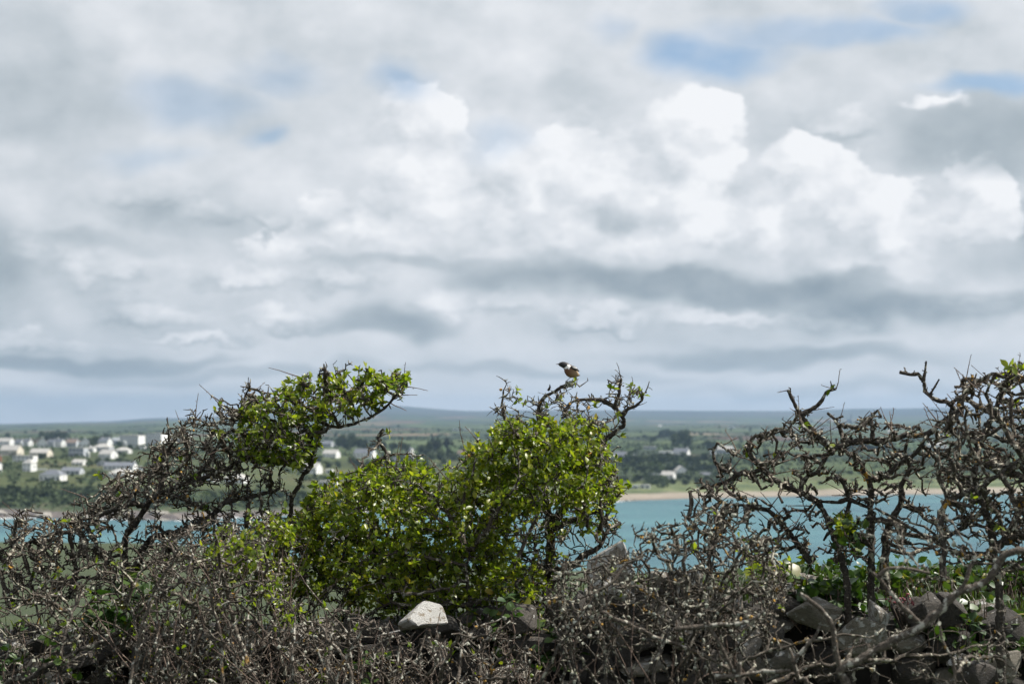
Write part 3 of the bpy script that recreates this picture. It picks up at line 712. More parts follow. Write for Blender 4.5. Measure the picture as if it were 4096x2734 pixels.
TREE_KINDS = []
for i, (shape, m, n) in enumerate([('round', M_FOREST, 420), ('round', M_FOREST, 420), ('bush', M_FOREST, 360), ('flat', M_PINE, 420), ('cone', M_PINE, 380), ('bush', M_LIGHT, 320), ('round', M_LIGHT, 380)]):
    r = np.random.default_rng(100 + i)
    V, Q = clump_quads(crown_points(r, n, shape), np.full(n, 0.075), r)
    o = npmesh('crown', V, Q, m, smooth=False); me = o.data; bpy.data.objects.remove(o)
    V, Fc = [], []
    for z, rad, ox in ((0, 0.055, 0), (0.25, 0.038, 0.01), (0.55, 0.022, 0.03), (0.8, 0.008, 0.02)):
        V += [(ox + rad * math.cos(a), rad * math.sin(a), z) for a in np.linspace(0, 2 * math.pi, 7)[:-1]]
    for q in range(3): Fc += [[q * 6 + k2, q * 6 + (k2 + 1) % 6, q * 6 + 6 + (k2 + 1) % 6, q * 6 + 6 + k2] for k2 in range(6)]
    o = pymesh('trunk', V, Fc, M_FBARK); mt = o.data; bpy.data.objects.remove(o)
    TREE_KINDS.append((mt, me))

def far_tree(px, base, hpx, wpx, kind, label, group, name='tree', dy=0.0):
    g = land_at(px, base); k = g[1] / F
    e = empty(name, (g[0], g[1] + dy, g[2] - 0.2), random.uniform(0, 6.28))
    e.scale = (wpx * k * 0.82, wpx * k * 0.82, hpx * k * 1.15)
    tag(e, label, 'tree' if name == 'tree' else 'bush', group)
    mt, mc = TREE_KINDS[kind]
    link('trunk', mt, e); link('crown', mc, e)

ORD = 'leftmost|second|third|fourth|fifth|sixth|seventh|eighth|ninth|tenth|eleventh|twelfth|thirteenth|fourteenth|fifteenth|sixteenth|seventeenth|eighteenth|nineteenth|twentieth|twenty-first|twenty-second|twenty-third|twenty-fourth|twenty-fifth|twenty-sixth|twenty-seventh|twenty-eighth'.split('|')
def nth(i): return ', leftmost of them' if i == 0 else ', %s from the left' % ORD[i]
def scatter(n, box_, hh, ww, kinds, label, group, name='tree', seed=0):
    r = random.Random(seed)
    for i in range(n):
        x = box_[0] + (box_[1] - box_[0]) * (i + r.random()) / n
        far_tree(x, r.uniform(box_[2], box_[3]), r.uniform(*hh), r.uniform(*ww), r.choice(kinds), label + nth(i), group, name)

far_tree(31, 1753, 22, 30, 0, 'single dark round tree on the skyline at the far left', None)
far_tree(277, 1757, 18, 16, 0, 'small dark tree right of the skyline clump', None)
scatter(7, (170, 258, 1756, 1760), (26, 34), (28, 42), (2, 0, 1), 'dark tree in the skyline clump behind the white terrace', 'dark skyline clump behind the terrace', seed=1)
scatter(5, (398, 448, 1752, 1757), (15, 22), (20, 30), (2, 0), 'dark tree behind the white two chimney house', 'trees behind the two chimney house', seed=2)
scatter(5, (352, 398, 1776, 1792), (22, 34), (22, 32), (0, 2), 'dark tree between the terrace and the hotel', 'trees between terrace and hotel', seed=3)
scatter(3, (476, 500, 1783, 1790), (20, 28), (20, 28), (2, 0), 'tree at the left corner of the hotel', 'trees at the hotel corner', seed=4)
scatter(5, (510, 620, 1786, 1796), (12, 20), (18, 28), (2, 5), 'bush along the foot of the hotel', 'bushes at the foot of the hotel', 'bush', 5)
scatter(9, (376, 560, 1846, 1856), (14, 22), (26, 40), (2, 2, 5), 'dark bush in the long hedge across the slope', 'bushes of the long slope hedge', 'bush', 6)
far_tree(410, 1912, 32, 54, 2, 'large dark round bush left of the lower pale roofed house', None, 'bush')
far_tree(169, 1833, 22, 40, 2, 'round dark bush in front of the pale roofed bungalow', None, 'bush')
far_tree(62, 1832, 18, 44, 2, 'dark bush in front of the large cream house', None, 'bush')
scatter(8, (60, 360, 1800, 1812), (10, 20), (16, 30), (2, 5), 'garden bush between the upper rows of houses', 'garden bushes on the upper slope', 'bush', 7)
scatter(6, (70, 320, 1850, 1872), (8, 14), (14, 26), (5, 2), 'low garden bush on the middle slope', 'garden bushes on the middle slope', 'bush', 8)
scatter(4, (112, 150, 1918, 1934), (10, 15), (18, 30), (5, 2), 'small bush left of the lowest bungalow', 'bushes left of the lowest bungalow', 'bush', 9)
scatter(5, (345, 372, 1850, 1866), (16, 22), (18, 28), (2, 5), 'bush beside the low white cottage', 'bushes beside the low cottage', 'bush', 10)
scatter(22, (0, 640, 1962, 1990), (16, 30), (34, 60), (2, 2, 0), 'dark thorn bush on the cliff edge below the houses', 'cliff edge bushes', 'bush', 11)
scatter(9, (1345, 1460, 1788, 1806), (34, 52), (34, 52), (0, 1, 3), 'tall dark tree at the head of the wooded valley', 'tall dark valley head trees', seed=12)
scatter(9, (1455, 1630, 1796, 1812), (26, 40), (30, 44), (0, 3, 1), 'dark tree in the middle of the wooded valley', 'mid valley trees', seed=13)
scatter(9, (1690, 1800, 1806, 1850), (36, 60), (36, 52), (0, 1, 3), 'dark tree left of the thin upright shoots', 'dark trees behind the upright shoots', seed=14)
scatter(20, (1200, 1920, 1835, 1872), (22, 36), (34, 52), (0, 2, 6), 'tree in the lower wood of the valley', 'lower valley wood', seed=15)
scatter(14, (700, 1230, 1796, 1850), (16, 28), (26, 40), (0, 2), 'tree behind the left shrub beyond the hotel', 'trees beyond the hotel', seed=16)
scatter(12, (700, 1250, 1960, 1990), (14, 24), (34, 50), (2, 5), 'thorn bush on the valley shore slope', 'valley shore bushes', 'bush', 17)
far_tree(2607, 1774, 27, 34, 0, 'round tree alone in the green field above the wood', None)
scatter(4, (2645, 2690, 1748, 1754), (26, 36), (26, 38), (0, 1), 'dark tree in the upper field clump above the wood', 'upper field clump', seed=18)
scatter(7, (2690, 2760, 1780, 1800), (40, 62), (34, 46), (0, 1, 6), 'tall tree in the central clump above the white gabled house', 'central clump above the houses', seed=19)
scatter(4, (2822, 2856, 1788, 1796), (24, 32), (24, 34), (0, 1), 'dark tree left of the grey barn', 'trees left of the grey barn', seed=20)
scatter(26, (2480, 2860, 1845, 1862), (24, 38), (32, 48), (0, 1, 2), 'dark tree in the upper part of the wood above the beach', 'upper part of the beach wood', seed=21)
scatter(26, (2470, 2880, 1872, 1895), (24, 38), (32, 48), (0, 1, 2, 6), 'dark tree in the middle of the wood above the beach', 'middle of the beach wood', seed=22)
scatter(24, (2450, 2960, 1918, 1938), (16, 28), (32, 50), (2, 0, 5), 'bush in the lower edge of the wood above the beach', 'lower edge of the beach wood', 'bush', 23)
scatter(12, (2900, 3130, 1820, 1870), (18, 34), (28, 42), (0, 2, 6), 'tree in the scattered copse right of the barn', 'copse right of the barn', seed=24)
scatter(11, (3380, 3570, 1796, 1822), (24, 40), (30, 44), (0, 1, 3), 'dark tree in the right field copse behind the bare branches', 'right field copse', seed=25)
scatter(12, (3050, 4090, 1918, 1936), (7, 13), (24, 44), (2, 5), 'low dune bush above the sandy beach', 'dune bushes', 'bush', 26)
scatter(10, (3580, 4090, 1740, 1790), (12, 22), (20, 34), (0, 2), 'hedgerow tree in the upper right fields', 'upper right field trees', seed=27)
scatter(10, (3240, 3480, 1690, 1700), (8, 14), (14, 26), (0, 2), 'far tree around the church on the ridge', 'trees around the far church', seed=28)
scatter(16, (2480, 3160, 1712, 1760), (9, 18), (16, 30), (0, 2, 6), 'hedgerow tree in the patchwork fields above the wood', 'patchwork field trees', seed=29)
scatter(16, (1230, 1960, 1705, 1748), (8, 14), (14, 28), (0, 2), 'far hedgerow tree in the fields above the valley', 'far valley field trees', seed=30)
scatter(12, (0, 640, 1722, 1744), (7, 13), (16, 30), (0, 2), 'far tree on the fields behind the hillside village', 'far trees behind the village', seed=31)

# hedgerows between the far fields, one uncountable mass
def build_hedgerows():
    r = np.random.default_rng(5); pts = []; sz = []
    for i in range(300):
        px = r.uniform(-400, 4500) if i < 190 else r.uniform(2400, 4400); row = 1700 + 150 * r.random() ** 1.6 if i < 190 else r.uniform(1725, 1900)
        g = land_at(px, row)
        if g[1] - shore_y(px) < (420 if px < 2400 else 170): continue
        L = r.uniform(60, 330) * (g[1] / 2500) ** 0.7; ang = r.choice([r.normal(0, 0.12), r.normal(1.45, 0.2)], p=[0.72, 0.28])
        n = int(L / 1.6)
        t = np.linspace(-L / 2, L / 2, n); x = g[0] + t * math.cos(ang) + r.normal(size=n) * 0.6; y = g[1] + t * math.sin(ang) * 1.4 + r.normal(size=n) * 0.6
        z = land_z(2048 + F * x / y, y)
        hgt = r.uniform(1.2, 3.2)
        pts.append(np.stack([x, y, z + r.uniform(0, 1, n) * hgt], 1)); sz.append(np.full(n, hgt * 0.55))
    P = np.concatenate(pts); s = np.concatenate(sz)
    V, Q = clump_quads(P, s, r)
    o = npmesh('hedgerows', V, Q, M_FOREST, smooth=False)
    tag(o, 'dark hedgerows dividing the far patchwork fields', 'hedgerow', None, 'stuff')
build_hedgerows()

# gorse and bramble scrub: cliff band, and the rough ground between the gardens
def build_scrub():
    r = np.random.default_rng(15)
    n = 9000
    px = r.uniform(-500, 1500, n); d = r.triangular(22, 46, 88, n); Y = shore_y(px) + d
    keep = r.random(n) < np.clip(0.75 + 1.6 * fbm(px / 60.0, d / 22.0), 0.06, 1)
    px, Y = px[keep], Y[keep]; z = land_z(px, Y) + r.uniform(0.0, 1.3, len(px))
    A = np.stack([(px - 2048) / F * Y, Y, z], 1)
    n = 26000
    px = r.uniform(-400, 2000, n); d = r.uniform(90, 560, n); Y = shore_y(px) + d
    keep = r.random(n) < np.clip((fbm(px / 55.0 + 5, d / 70.0) - 0.12) * 3.0, 0, 0.9)
    px, Y = px[keep], Y[keep]; z = land_z(px, Y) + r.uniform(0.0, 1.1, len(px))
    B = np.stack([(px - 2048) / F * Y, Y, z], 1)
    n = 20000
    px = r.uniform(2380, 3150, n); d = r.uniform(78, 330, n); Y = shore_y(px) + d
    keep = r.random(n) < np.clip((fbm(px / 75.0 + 9, d / 70.0) + 0.05) * 2.2, 0, 0.9) * np.clip((3100 - px) / 250, 0, 1)
    px, Y = px[keep], Y[keep]; z = land_z(px, Y) + r.uniform(0.0, 2.4, len(px))
    C = np.stack([(px - 2048) / F * Y, Y, z], 1)
    P = np.concatenate([A, B, C]); V, Q = clump_quads(P, np.full(len(P), 1.15), r)
    o = npmesh('gorse_scrub', V, Q, M_FOREST, smooth=False)
    tag(o, 'dark gorse and bramble scrub covering the far cliffs and slopes', 'scrub', None, 'stuff')
build_scrub()

# surf and wet rocks along the left shore
def build_surf():
    r = np.random.default_rng(9); V, Fc = [], []
    for px in np.arange(-300, 2500, 16.0):
        if r.random() < 0.55: continue
        Y = shore_y(px) - r.uniform(0, 9); x = (px - 2048) / F * Y
        n = len(V); L = r.uniform(0.6, 3.2); wdt = r.uniform(0.25, 1.0); k = 8
        for a in range(k):
            an = 2 * math.pi * a / k; q = r.uniform(0.6, 1.2)
            V.append((x + math.cos(an) * L * q, Y + math.sin(an) * wdt * q, 0.06))
        V.append((x, Y, 0.06 + r.uniform(0.1, 0.5)))
        Fc += [[n + a, n + (a + 1) % k, n + k] for a in range(k)]
    o = pymesh('surf', V, Fc, M_FOAM, smooth=True); tag(o, 'white surf breaking along the rocky far shore', 'surf', None, 'stuff')
build_surf()
def build_rocks():
    r = random.Random(3)
    pxs = sorted(r.uniform(0, 760) for i in range(18)) + sorted(r.uniform(2430, 2560) for i in range(8))
    for i in range(26):
        px = pxs[i]; Y = float(shore_y(px)) + r.uniform(-4, 14 if i < 18 else 3)
        bm = bmesh.new(); k = r.uniform(0.7, 2.6) if i < 18 else r.uniform(0.5, 1.2)
        for j in range(16): bm.verts.new((r.gauss(0, k * 1.3), r.gauss(0, k), r.gauss(0, k * 0.45)))
        bmesh.ops.convex_hull(bm, input=bm.verts)
        bmesh.ops.delete(bm, geom=[v for v in bm.verts if not v.link_faces], context='VERTS')
        me = bpy.data.meshes.new('shore_rock'); bm.to_mesh(me); bm.free(); me.materials.append(M_STONEW)
        o = link('shore_rock', me, None, ((px - 2048) / F * Y, Y, max(0.1, float(land_z(px, Y)))))
        tag(o, ('dark rock on the waterline below the left cliff' if i < 18 else 'dark rock at the left end of the sandy beach') + nth(i if i < 18 else i - 18), 'rock', 'rocks on the left waterline' if i < 18 else 'rocks at the beach end')
build_rocks()

# ------------------------------------------------------------------ bark, lichen and leaf materials
def bark_mat(name, dark, light, lich, gold, lich_amt):
    def f(b, bs, out):
        pos = b.node('ShaderNodeNewGeometry').outputs['Position']
        n = b.noise(pos, 90.0, 4, 0.65)
        c = b.mixc(b.lin(n, 0.32, 0.68), (*dark, 1), (*light, 1))
        l = b.sstep(b.noise(pos, 34.0, 4, 0.6), 0.62 - lich_amt, 0.70 - lich_amt)
        c = b.mixc(b.m('MULTIPLY', l, 0.85), c, (*lich, 1))
        g = b.sstep(b.noise(b.v('ADD', pos, (3.1, 7.7, 1.3)), 9.0, 3, 0.55), 0.66, 0.70)
        g = b.m('MULTIPLY', g, b.sstep(b.noise(pos, 60.0, 2, 0.5), 0.40, 0.52))
        c = b.mixc(b.m('MULTIPLY', g, gold), c, (0.42, 0.23, 0.035, 1))
        b.put(bs.inputs['Base Color'], c)
        bm = b.node('ShaderNodeBump'); bm.inputs['Strength'].default_value = 0.9; bm.inputs['Distance'].default_value = 0.006
        b.put(bm.inputs['Height'], b.noise(pos, 120.0, 4, 0.7)); b.put(bs.inputs['Normal'], bm.outputs[0])
        bs.inputs['Specular IOR Level'].default_value = 0.25
    return mat(name, f, 0.85)
M_BARK = bark_mat('lichened_bark', (0.015, 0.012, 0.010), (0.085, 0.073, 0.060), (0.42, 0.40, 0.32), 0.9, 0.07)
M_TWIG = bark_mat('lichened_twigs', (0.015, 0.012, 0.009), (0.115, 0.095, 0.074), (0.44, 0.415, 0.33), 0.85, 0.075)
M_SHOOT = bark_mat('reddish_shoots', (0.075, 0.050, 0.040), (0.20, 0.150, 0.120), (0.26, 0.24, 0.20), 0.25, -0.02)
M_DEAD = bark_mat('dead_twigs', (0.024, 0.019, 0.015), (0.155, 0.128, 0.102), (0.47, 0.45, 0.385), 0.55, 0.075)
def lich_mat(b, bs, out):
    pos = b.node('ShaderNodeNewGeometry').outputs['Position']
    c = b.ramp(b.noise(pos, 60.0, 4, 0.6), [(0.3, (0.10, 0.105, 0.085)), (0.5, (0.33, 0.335, 0.275)), (0.7, (0.50, 0.495, 0.41))])
    g = b.sstep(b.noise(pos, 5.0, 2, 0.5), 0.60, 0.64)
    c = b.mixc(b.m('MULTIPLY', g, 0.9), c, (0.45, 0.24, 0.03, 1))
    b.put(bs.inputs['Base Color'], c)
M_LICHEN = mat('lichen_tufts', lich_mat, 0.95)

def leaf_mat(name, c0, c1, c2, rough=0.33, trans=0.42):
    m = bpy.data.materials.new(name); m.use_nodes = True; t = m.node_tree; t.nodes.clear(); b = NB(t)
    pos = b.node('ShaderNodeNewGeometry').outputs['Position']
    rnd = b.node('ShaderNodeAttribute', attribute_name='tint').outputs['Fac']
    orn = b.node('ShaderNodeObjectInfo').outputs['Random']
    k = b.m('ADD', b.m('MULTIPLY', rnd, 0.68), b.m('MULTIPLY', b.noise(pos, 3.0, 2, 0.5), 0.5))
    k = b.m('MULTIPLY_ADD', b.m('SUBTRACT', orn, 0.5), 0.15, k)
    c = b.ramp(k, [(0.12, c0), (0.5, c1), (0.9, c2), (1.0, (0.26, 0.20, 0.03))])
    bs = b.node('ShaderNodeBsdfPrincipled'); bs.inputs['Roughness'].default_value = rough; bs.inputs['Specular IOR Level'].default_value = 0.5
    b.put(bs.inputs['Base Color'], c)
    tr = b.node('ShaderNodeBsdfTranslucent'); b.put(tr.inputs[0], b.v('MULTIPLY', c, (1.5, 1.6, 0.6)))
    mx = b.node('ShaderNodeMixShader'); mx.inputs[0].default_value = trans
    t.links.new(bs.outputs[0], mx.inputs[1]); t.links.new(tr.outputs[0], mx.inputs[2])
    out = b.node('ShaderNodeOutputMaterial'); t.links.new(mx.outputs[0], out.inputs[0])
    return m
M_LEAF = leaf_mat('hedge_leaves', (0.030, 0.064, 0.008), (0.135, 0.190, 0.017), (0.265, 0.285, 0.030), 0.36, 0.5)
M_IVY = leaf_mat('glossy_ivy', (0.014, 0.035, 0.008), (0.030, 0.070, 0.012), (0.060, 0.10, 0.016), 0.42, 0.25)

# ------------------------------------------------------------------ tubes for wood
class Wood:
    def __init__(s): s.P = []; s.R = []
    def add(s, pts, rad):
        pts = np.asarray(pts, float)
        if len(pts) < 2: return
        s.P.append(pts); s.R.append(np.asarray(rad, float) if np.ndim(rad) else np.full(len(pts), rad))
    def build(s, name, m, parent=None, k=5, knob=0.12, seed=0):
        if not s.P: return None
        r = np.random.default_rng(seed)
        L = np.array([len(p) for p in s.P]); P = np.concatenate(s.P); R = np.concatenate(s.R)
        R = R * (1 + knob * r.normal(size=len(R)))
        pid = np.repeat(np.arange(len(L)), L); st = np.concatenate([[0], np.cumsum(L)[:-1]]); en = st + L - 1
        nx = np.minimum(np.arange(len(P)) + 1, en[pid]); pv = np.maximum(np.arange(len(P)) - 1, st[pid])
        T = P[nx] - P[pv]; T /= np.linalg.norm(T, axis=1)[:, None] + 1e-9
        ch = P[en] - P[st]; ch /= np.linalg.norm(ch, axis=1)[:, None] + 1e-9
        ref = np.cross(ch, r.normal(size=ch.shape)); ref /= np.linalg.norm(ref, axis=1)[:, None] + 1e-9
        rf = ref[pid]; N1 = rf - (rf * T).sum(1)[:, None] * T; N1 /= np.linalg.norm(N1, axis=1)[:, None] + 1e-9
        N2 = np.cross(T, N1)
        an = np.arange(k) * 2 * math.pi / k
        V = P[:, None, :] + R[:, None, None] * (np.cos(an)[None, :, None] * N1[:, None, :] + np.sin(an)[None, :, None] * N2[:, None, :])
        i = np.arange(len(P)); i = i[nx > i]; j = i + 1
        a = np.arange(k); a2 = (a + 1) % k
        Q = np.stack([i[:, None] * k + a, i[:, None] * k + a2, j[:, None] * k + a2, j[:, None] * k + a], -1).reshape(-1, 4)
        return npmesh(name, V.reshape(-1, 3), Q, m, parent)

def resample(pts, step):
    pts = np.asarray(pts, float); d = np.concatenate([[0], np.cumsum(np.linalg.norm(np.diff(pts, axis=0), axis=1))])
    n = max(2, int(d[-1] / step) + 1); t = np.linspace(0, d[-1], n)
    return np.stack([np.interp(t, d, pts[:, i]) for i in range(3)], 1)
def curvy(pts, step, rng, wob):
    """smooth, slightly crooked limb through the given points"""
    pts = np.asarray(pts, float)
    if len(pts) > 2:                                   # Catmull-Rom
        q = np.concatenate([[2 * pts[0] - pts[1]], pts, [2 * pts[-1] - pts[-2]]]); outp = []
        for i in range(1, len(q) - 2):
            for t in np.linspace(0, 1, 6, endpoint=False):
                outp.append(0.5 * (2 * q[i] + (q[i + 1] - q[i - 1]) * t + (2 * q[i - 1] - 5 * q[i] + 4 * q[i + 1] - q[i + 2]) * t * t + (3 * q[i] - q[i - 1] - 3 * q[i + 1] + q[i + 2]) * t ** 3))
        outp.append(q[-2]); pts = np.array(outp)
    p = resample(pts, step); n = len(p)
    j = rng.normal(size=(n, 3)) * wob; j[0] = 0; j[-1] *= 0.3
    return p + j

def inside(poly, x, y):
    poly = np.asarray(poly, float); n = len(poly); c = np.zeros(len(x), bool); j = n - 1
    for i in range(n):
        xi, yi = poly[i]; xj, yj = poly[j]
        c ^= ((yi > y) != (yj > y)) & (x < (xj - xi) * (y - yi) / (yj - yi + 1e-9) + xi); j = i
    return c
def fill(poly, n, y0, dy, rng, k=1.744):
    """n points inside an outline (photo coordinates / k) at depth y0 +- dy, thinner towards the rim"""
    poly = np.asarray(poly, float) * k
    lo, hi = poly.min(0), poly.max(0); outp = []
    while len(outp) < n:
        x = rng.uniform(lo[0], hi[0], 2000); y = rng.uniform(lo[1], hi[1], 2000); ok = inside(poly, x, y)
        for a, c in zip(x[ok], y[ok]):
            if rng.random() < 0.12: a, c = a + rng.normal() * 38, c - abs(rng.normal()) * 38
            outp.append(at(a, c, y0 + float(np.clip(rng.normal() * 0.5, -1, 1)) * dy))
    return np.array(outp[:n])

def colonise(nodes, par, attr, rng, step=0.035, reach=0.6, kill=0.055, iters=160, grav=(0, 0, 0.0)):
    """space colonisation: twigs grow from the given limbs towards the attraction points"""
    nodes = [np.asarray(p, float) for p in nodes]; par = list(par)
    N = np.array(nodes); A = attr.copy()
    dist = np.full(len(A), 1e9); near = np.zeros(len(A), int)
    def upd(new_from):
        B = N[new_from:]
        for s0 in range(0, len(B), 400):
            dd = np.linalg.norm(A[:, None, :] - B[None, s0:s0 + 400, :], axis=2); m = dd.argmin(1); v = dd[np.arange(len(A)), m]
            better = v < dist; dist[better] = v[better]; near[better] = m[better] + new_from + s0
    upd(0)
    for it in range(iters):
        act = dist < reach
        if not act.any(): break
        d = A[act] - N[near[act]]; d /= np.linalg.norm(d, axis=1)[:, None] + 1e-9
        u, inv = np.unique(near[act], return_inverse=True)
        S = np.zeros((len(u), 3)); np.add.at(S, inv, d)
        S = S / (np.linalg.norm(S, axis=1)[:, None] + 1e-9) + rng.normal(size=S.shape) * 0.17 + np.array(grav)
        S /= np.linalg.norm(S, axis=1)[:, None] + 1e-9
        new = N[u] + S * step
        n0 = len(N); N = np.concatenate([N, new]); par += list(u)
        upd(n0)
        keep = dist > kill
        A = A[keep]; dist = dist[keep]; near = near[keep]
        if len(A) == 0 or len(N) > 9000: break
    return N, np.array(par)

def tree_chains(N, par, n_fixed, r0, rmax, expo=2.05):
    """radii by the pipe model and chains of nodes along the thickest child"""
    n = len(N); w = np.zeros(n); kids = [[] for _ in range(n)]
    for i in range(n):
        if par[i] >= 0: kids[par[i]].append(i)
    R = np.zeros(n)
    for i in range(n - 1, -1, -1):
        s = sum(R[c] ** expo for c in kids[i] if c > i)
        R[i] = min(rmax, s ** (1 / expo)) if s > 0 else r0
    chains = []; done = np.zeros(n, bool)
    for i in range(n):
        if i < n_fixed or done[i]: continue
        chain = [par[i], i] if par[i] >= 0 else [i]; done[i] = True; c = i
        while True:
            ks = [k2 for k2 in kids[c] if not done[k2]]
            if not ks: break
            c = max(ks, key=lambda q: R[q]); done[c] = True; chain.append(c)
        chains.append(chain)
    return R, chains

def zig(start, d, L, n, rng, bend=0.17):
    """crooked little twig"""
    p = [np.array(start, float)]; d = np.asarray(d, float); d = d / (np.linalg.norm(d) + 1e-9)
    for i in range(n):
        d = d + rng.normal(size=3) * bend; d /= np.linalg.norm(d)
        p.append(p[-1] + d * L / n)
    return np.array(p)
def spurs(wood, pts, rng, every, Lr, rr, up=0.25, sub=0.6, tips=None, rbase=0.0):
    """short thorny side shoots along a branch"""
    d = np.concatenate([[0], np.cumsum(np.linalg.norm(np.diff(pts, axis=0), axis=1))]); L = d[-1]
    n = rng.poisson(L / every)
    for t in rng.uniform(0, L, n):
        i = int(np.clip(np.searchsorted(d, t) - 1, 0, len(pts) - 2)); f = (t - d[i]) / (d[i + 1] - d[i] + 1e-9)
        p = pts[i] * (1 - f) + pts[i + 1] * f; tan = pts[i + 1] - pts[i]; tan /= np.linalg.norm(tan) + 1e-9
        v = rng.normal(size=3); v -= v.dot(tan) * tan; v /= np.linalg.norm(v) + 1e-9
        v = v + tan * rng.uniform(-0.1, 0.7) + np.array((0, 0, up))
        ln = rng.uniform(*Lr) * rng.uniform(0.5, 1.25); r = rng.uniform(*rr)
        z = zig(p, v, ln, max(2, int(ln / 0.022)), rng)
        wood.add(z, np.linspace(r, r * 0.45, len(z)))
        if tips is not None: tips.append((z[-1], z[-1] - z[-2]))
        if rng.random() < sub and len(z) > 2:
            for q in range(rng.integers(1, 4)):
                j = rng.integers(1, len(z)); v2 = rng.normal(size=3) + (z[-1] - z[0]) / (ln + 1e-9) * 0.5
                z2 = zig(z[j], v2, ln * rng.uniform(0.2, 0.6), 2, rng)
                wood.add(z2, np.linspace(r * 0.7, r * 0.4, len(z2)))
                if tips is not None: tips.append((z2[-1], z2[-1] - z2[-2]))

# ------------------------------------------------------------------ leaves
LEAF = np.array([(0, 0, 0), (0.22, 0.30, 0.045), (0.24, 0.62, 0.03), (0.0, 1.0, -0.10), (-0.24, 0.62, 0.03), (-0.22, 0.30, 0.045), (0.0, 0.33, -0.015), (0.0, 0.66, -0.03)], float)
LEAF_F = np.array([(0, 1, 6, 5)], int)
LEAF_Q = np.array([(0, 6, 5, 5), (0, 1, 6, 6)], int)
LEAF_T = [(0, 1, 6), (0, 6, 5), (1, 2, 7), (1, 7, 6), (6, 7, 4), (6, 4, 5), (2, 3, 7), (7, 3, 4)]
def leaf_frames(pts, dirs, rng, size, sun_bias=0.9, wide=1.0):
    """position, axes and length of each leaf"""
    n = len(pts)
    d = dirs / (np.linalg.norm(dirs, axis=1)[:, None] + 1e-9)
    nrm = rng.normal(size=(n, 3)) * 0.75 + np.array((0.25, -0.25, sun_bias))
    s = np.cross(d, nrm); s /= np.linalg.norm(s, axis=1)[:, None] + 1e-9; nn = np.cross(s, d)
    L = size[0] + (size[1] - size[0]) * rng.beta(1.6, 2.0, n)
    curl = rng.uniform(-0.5, 1.0, n)
    return d, s, nn, L, curl, wide
def leaves_mesh(name, pts, fr, m, parent, rng, tints):
    d, s, nn, L, curl, wide = fr; n = len(pts)
    loc = np.repeat(LEAF[None], n, 0).copy(); loc[:, :, 2] -= curl[:, None] * 0.28 * LEAF[None, :, 1] ** 2
    V = pts[:, None, :] + L[:, None, None] * (loc[:, :, :1] * wide * s[:, None, :] + loc[:, :, 1:2] * d[:, None, :] + loc[:, :, 2:3] * nn[:, None, :])
    T = (np.arange(n)[:, None, None] * 8 + np.array(LEAF_T)[None]).reshape(-1, 3)
    o = npmesh(name, V.reshape(-1, 3), T, m, parent)
    a = o.data.attributes.new('tint', 'FLOAT', 'POINT'); a.data.foreach_set('value', np.repeat(tints, 8).astype(np.float32))
    return o
LEAF_ME = {}
def single_leaf_meshes(m):
    if m.name in LEAF_ME: return LEAF_ME[m.name]
    lst = []
    for c, w, tn in ((-0.3, 0.9, 0.35), (0.2, 1.0, 0.55), (0.6, 1.1, 0.75), (0.9, 0.85, 0.5), (0.4, 1.15, 0.9), (0.0, 1.0, 0.2)):
        V = LEAF.copy(); V[:, 2] -= c * 0.28 * V[:, 1] ** 2; V[:, 0] *= w
        me = bpy.data.meshes.new('leaf'); me.from_pydata([tuple(v) for v in V], [], [list(t) for t in LEAF_T]); me.materials.append(m)
        a = me.attributes.new('tint', 'FLOAT', 'POINT'); a.data.foreach_set('value', np.full(8, tn, np.float32))
        me.polygons.foreach_set('use_smooth', [True] * 8); me.update(); lst.append(me)
    LEAF_ME[m.name] = lst
    return lst
def add_leaves(parent, pts, dirs, rng, m, size, n_single=0, sun_bias=0.9, wide=1.0, tint=(0.0, 1.0)):
    """the leaves that show largest become objects, the rest one mass"""
    pts = np.asarray(pts); dirs = np.asarray(dirs)
    fr = leaf_frames(pts, dirs, rng, size, sun_bias, wide); d, s, nn, L, curl, wide = fr
    tints = rng.uniform(tint[0], tint[1], len(pts)) ** 1.2
    face = L * np.abs(nn[:, 1])
    score = face * (1.0 + 0.9 * (pts[:, 1].max() - pts[:, 1]))
    order = np.argsort(-score); one = order[:n_single]; rest = order[n_single:]
    sub = lambda ix: (d[ix], s[ix], nn[ix], L[ix], curl[ix], wide)
    if len(rest):
        o = leaves_mesh('foliage', pts[rest], sub(rest), m, parent, rng, tints[rest]); o['kind'] = 'stuff'
    mes = single_leaf_meshes(m)
    inv = parent.matrix_world.inverted() if parent is not None else Matrix()
    for q, i in enumerate(one):
        o = bpy.data.objects.new('leaf', mes[q % len(mes)]); COL.objects.link(o); o.parent = parent
        M = Matrix(((s[i][0] * L[i] * wide, d[i][0] * L[i], nn[i][0] * L[i], pts[i][0]), (s[i][1] * L[i] * wide, d[i][1] * L[i], nn[i][1] * L[i], pts[i][1]),
                    (s[i][2] * L[i] * wide, d[i][2] * L[i], nn[i][2] * L[i], pts[i][2]), (0, 0, 0, 1)))
        o.matrix_local = M
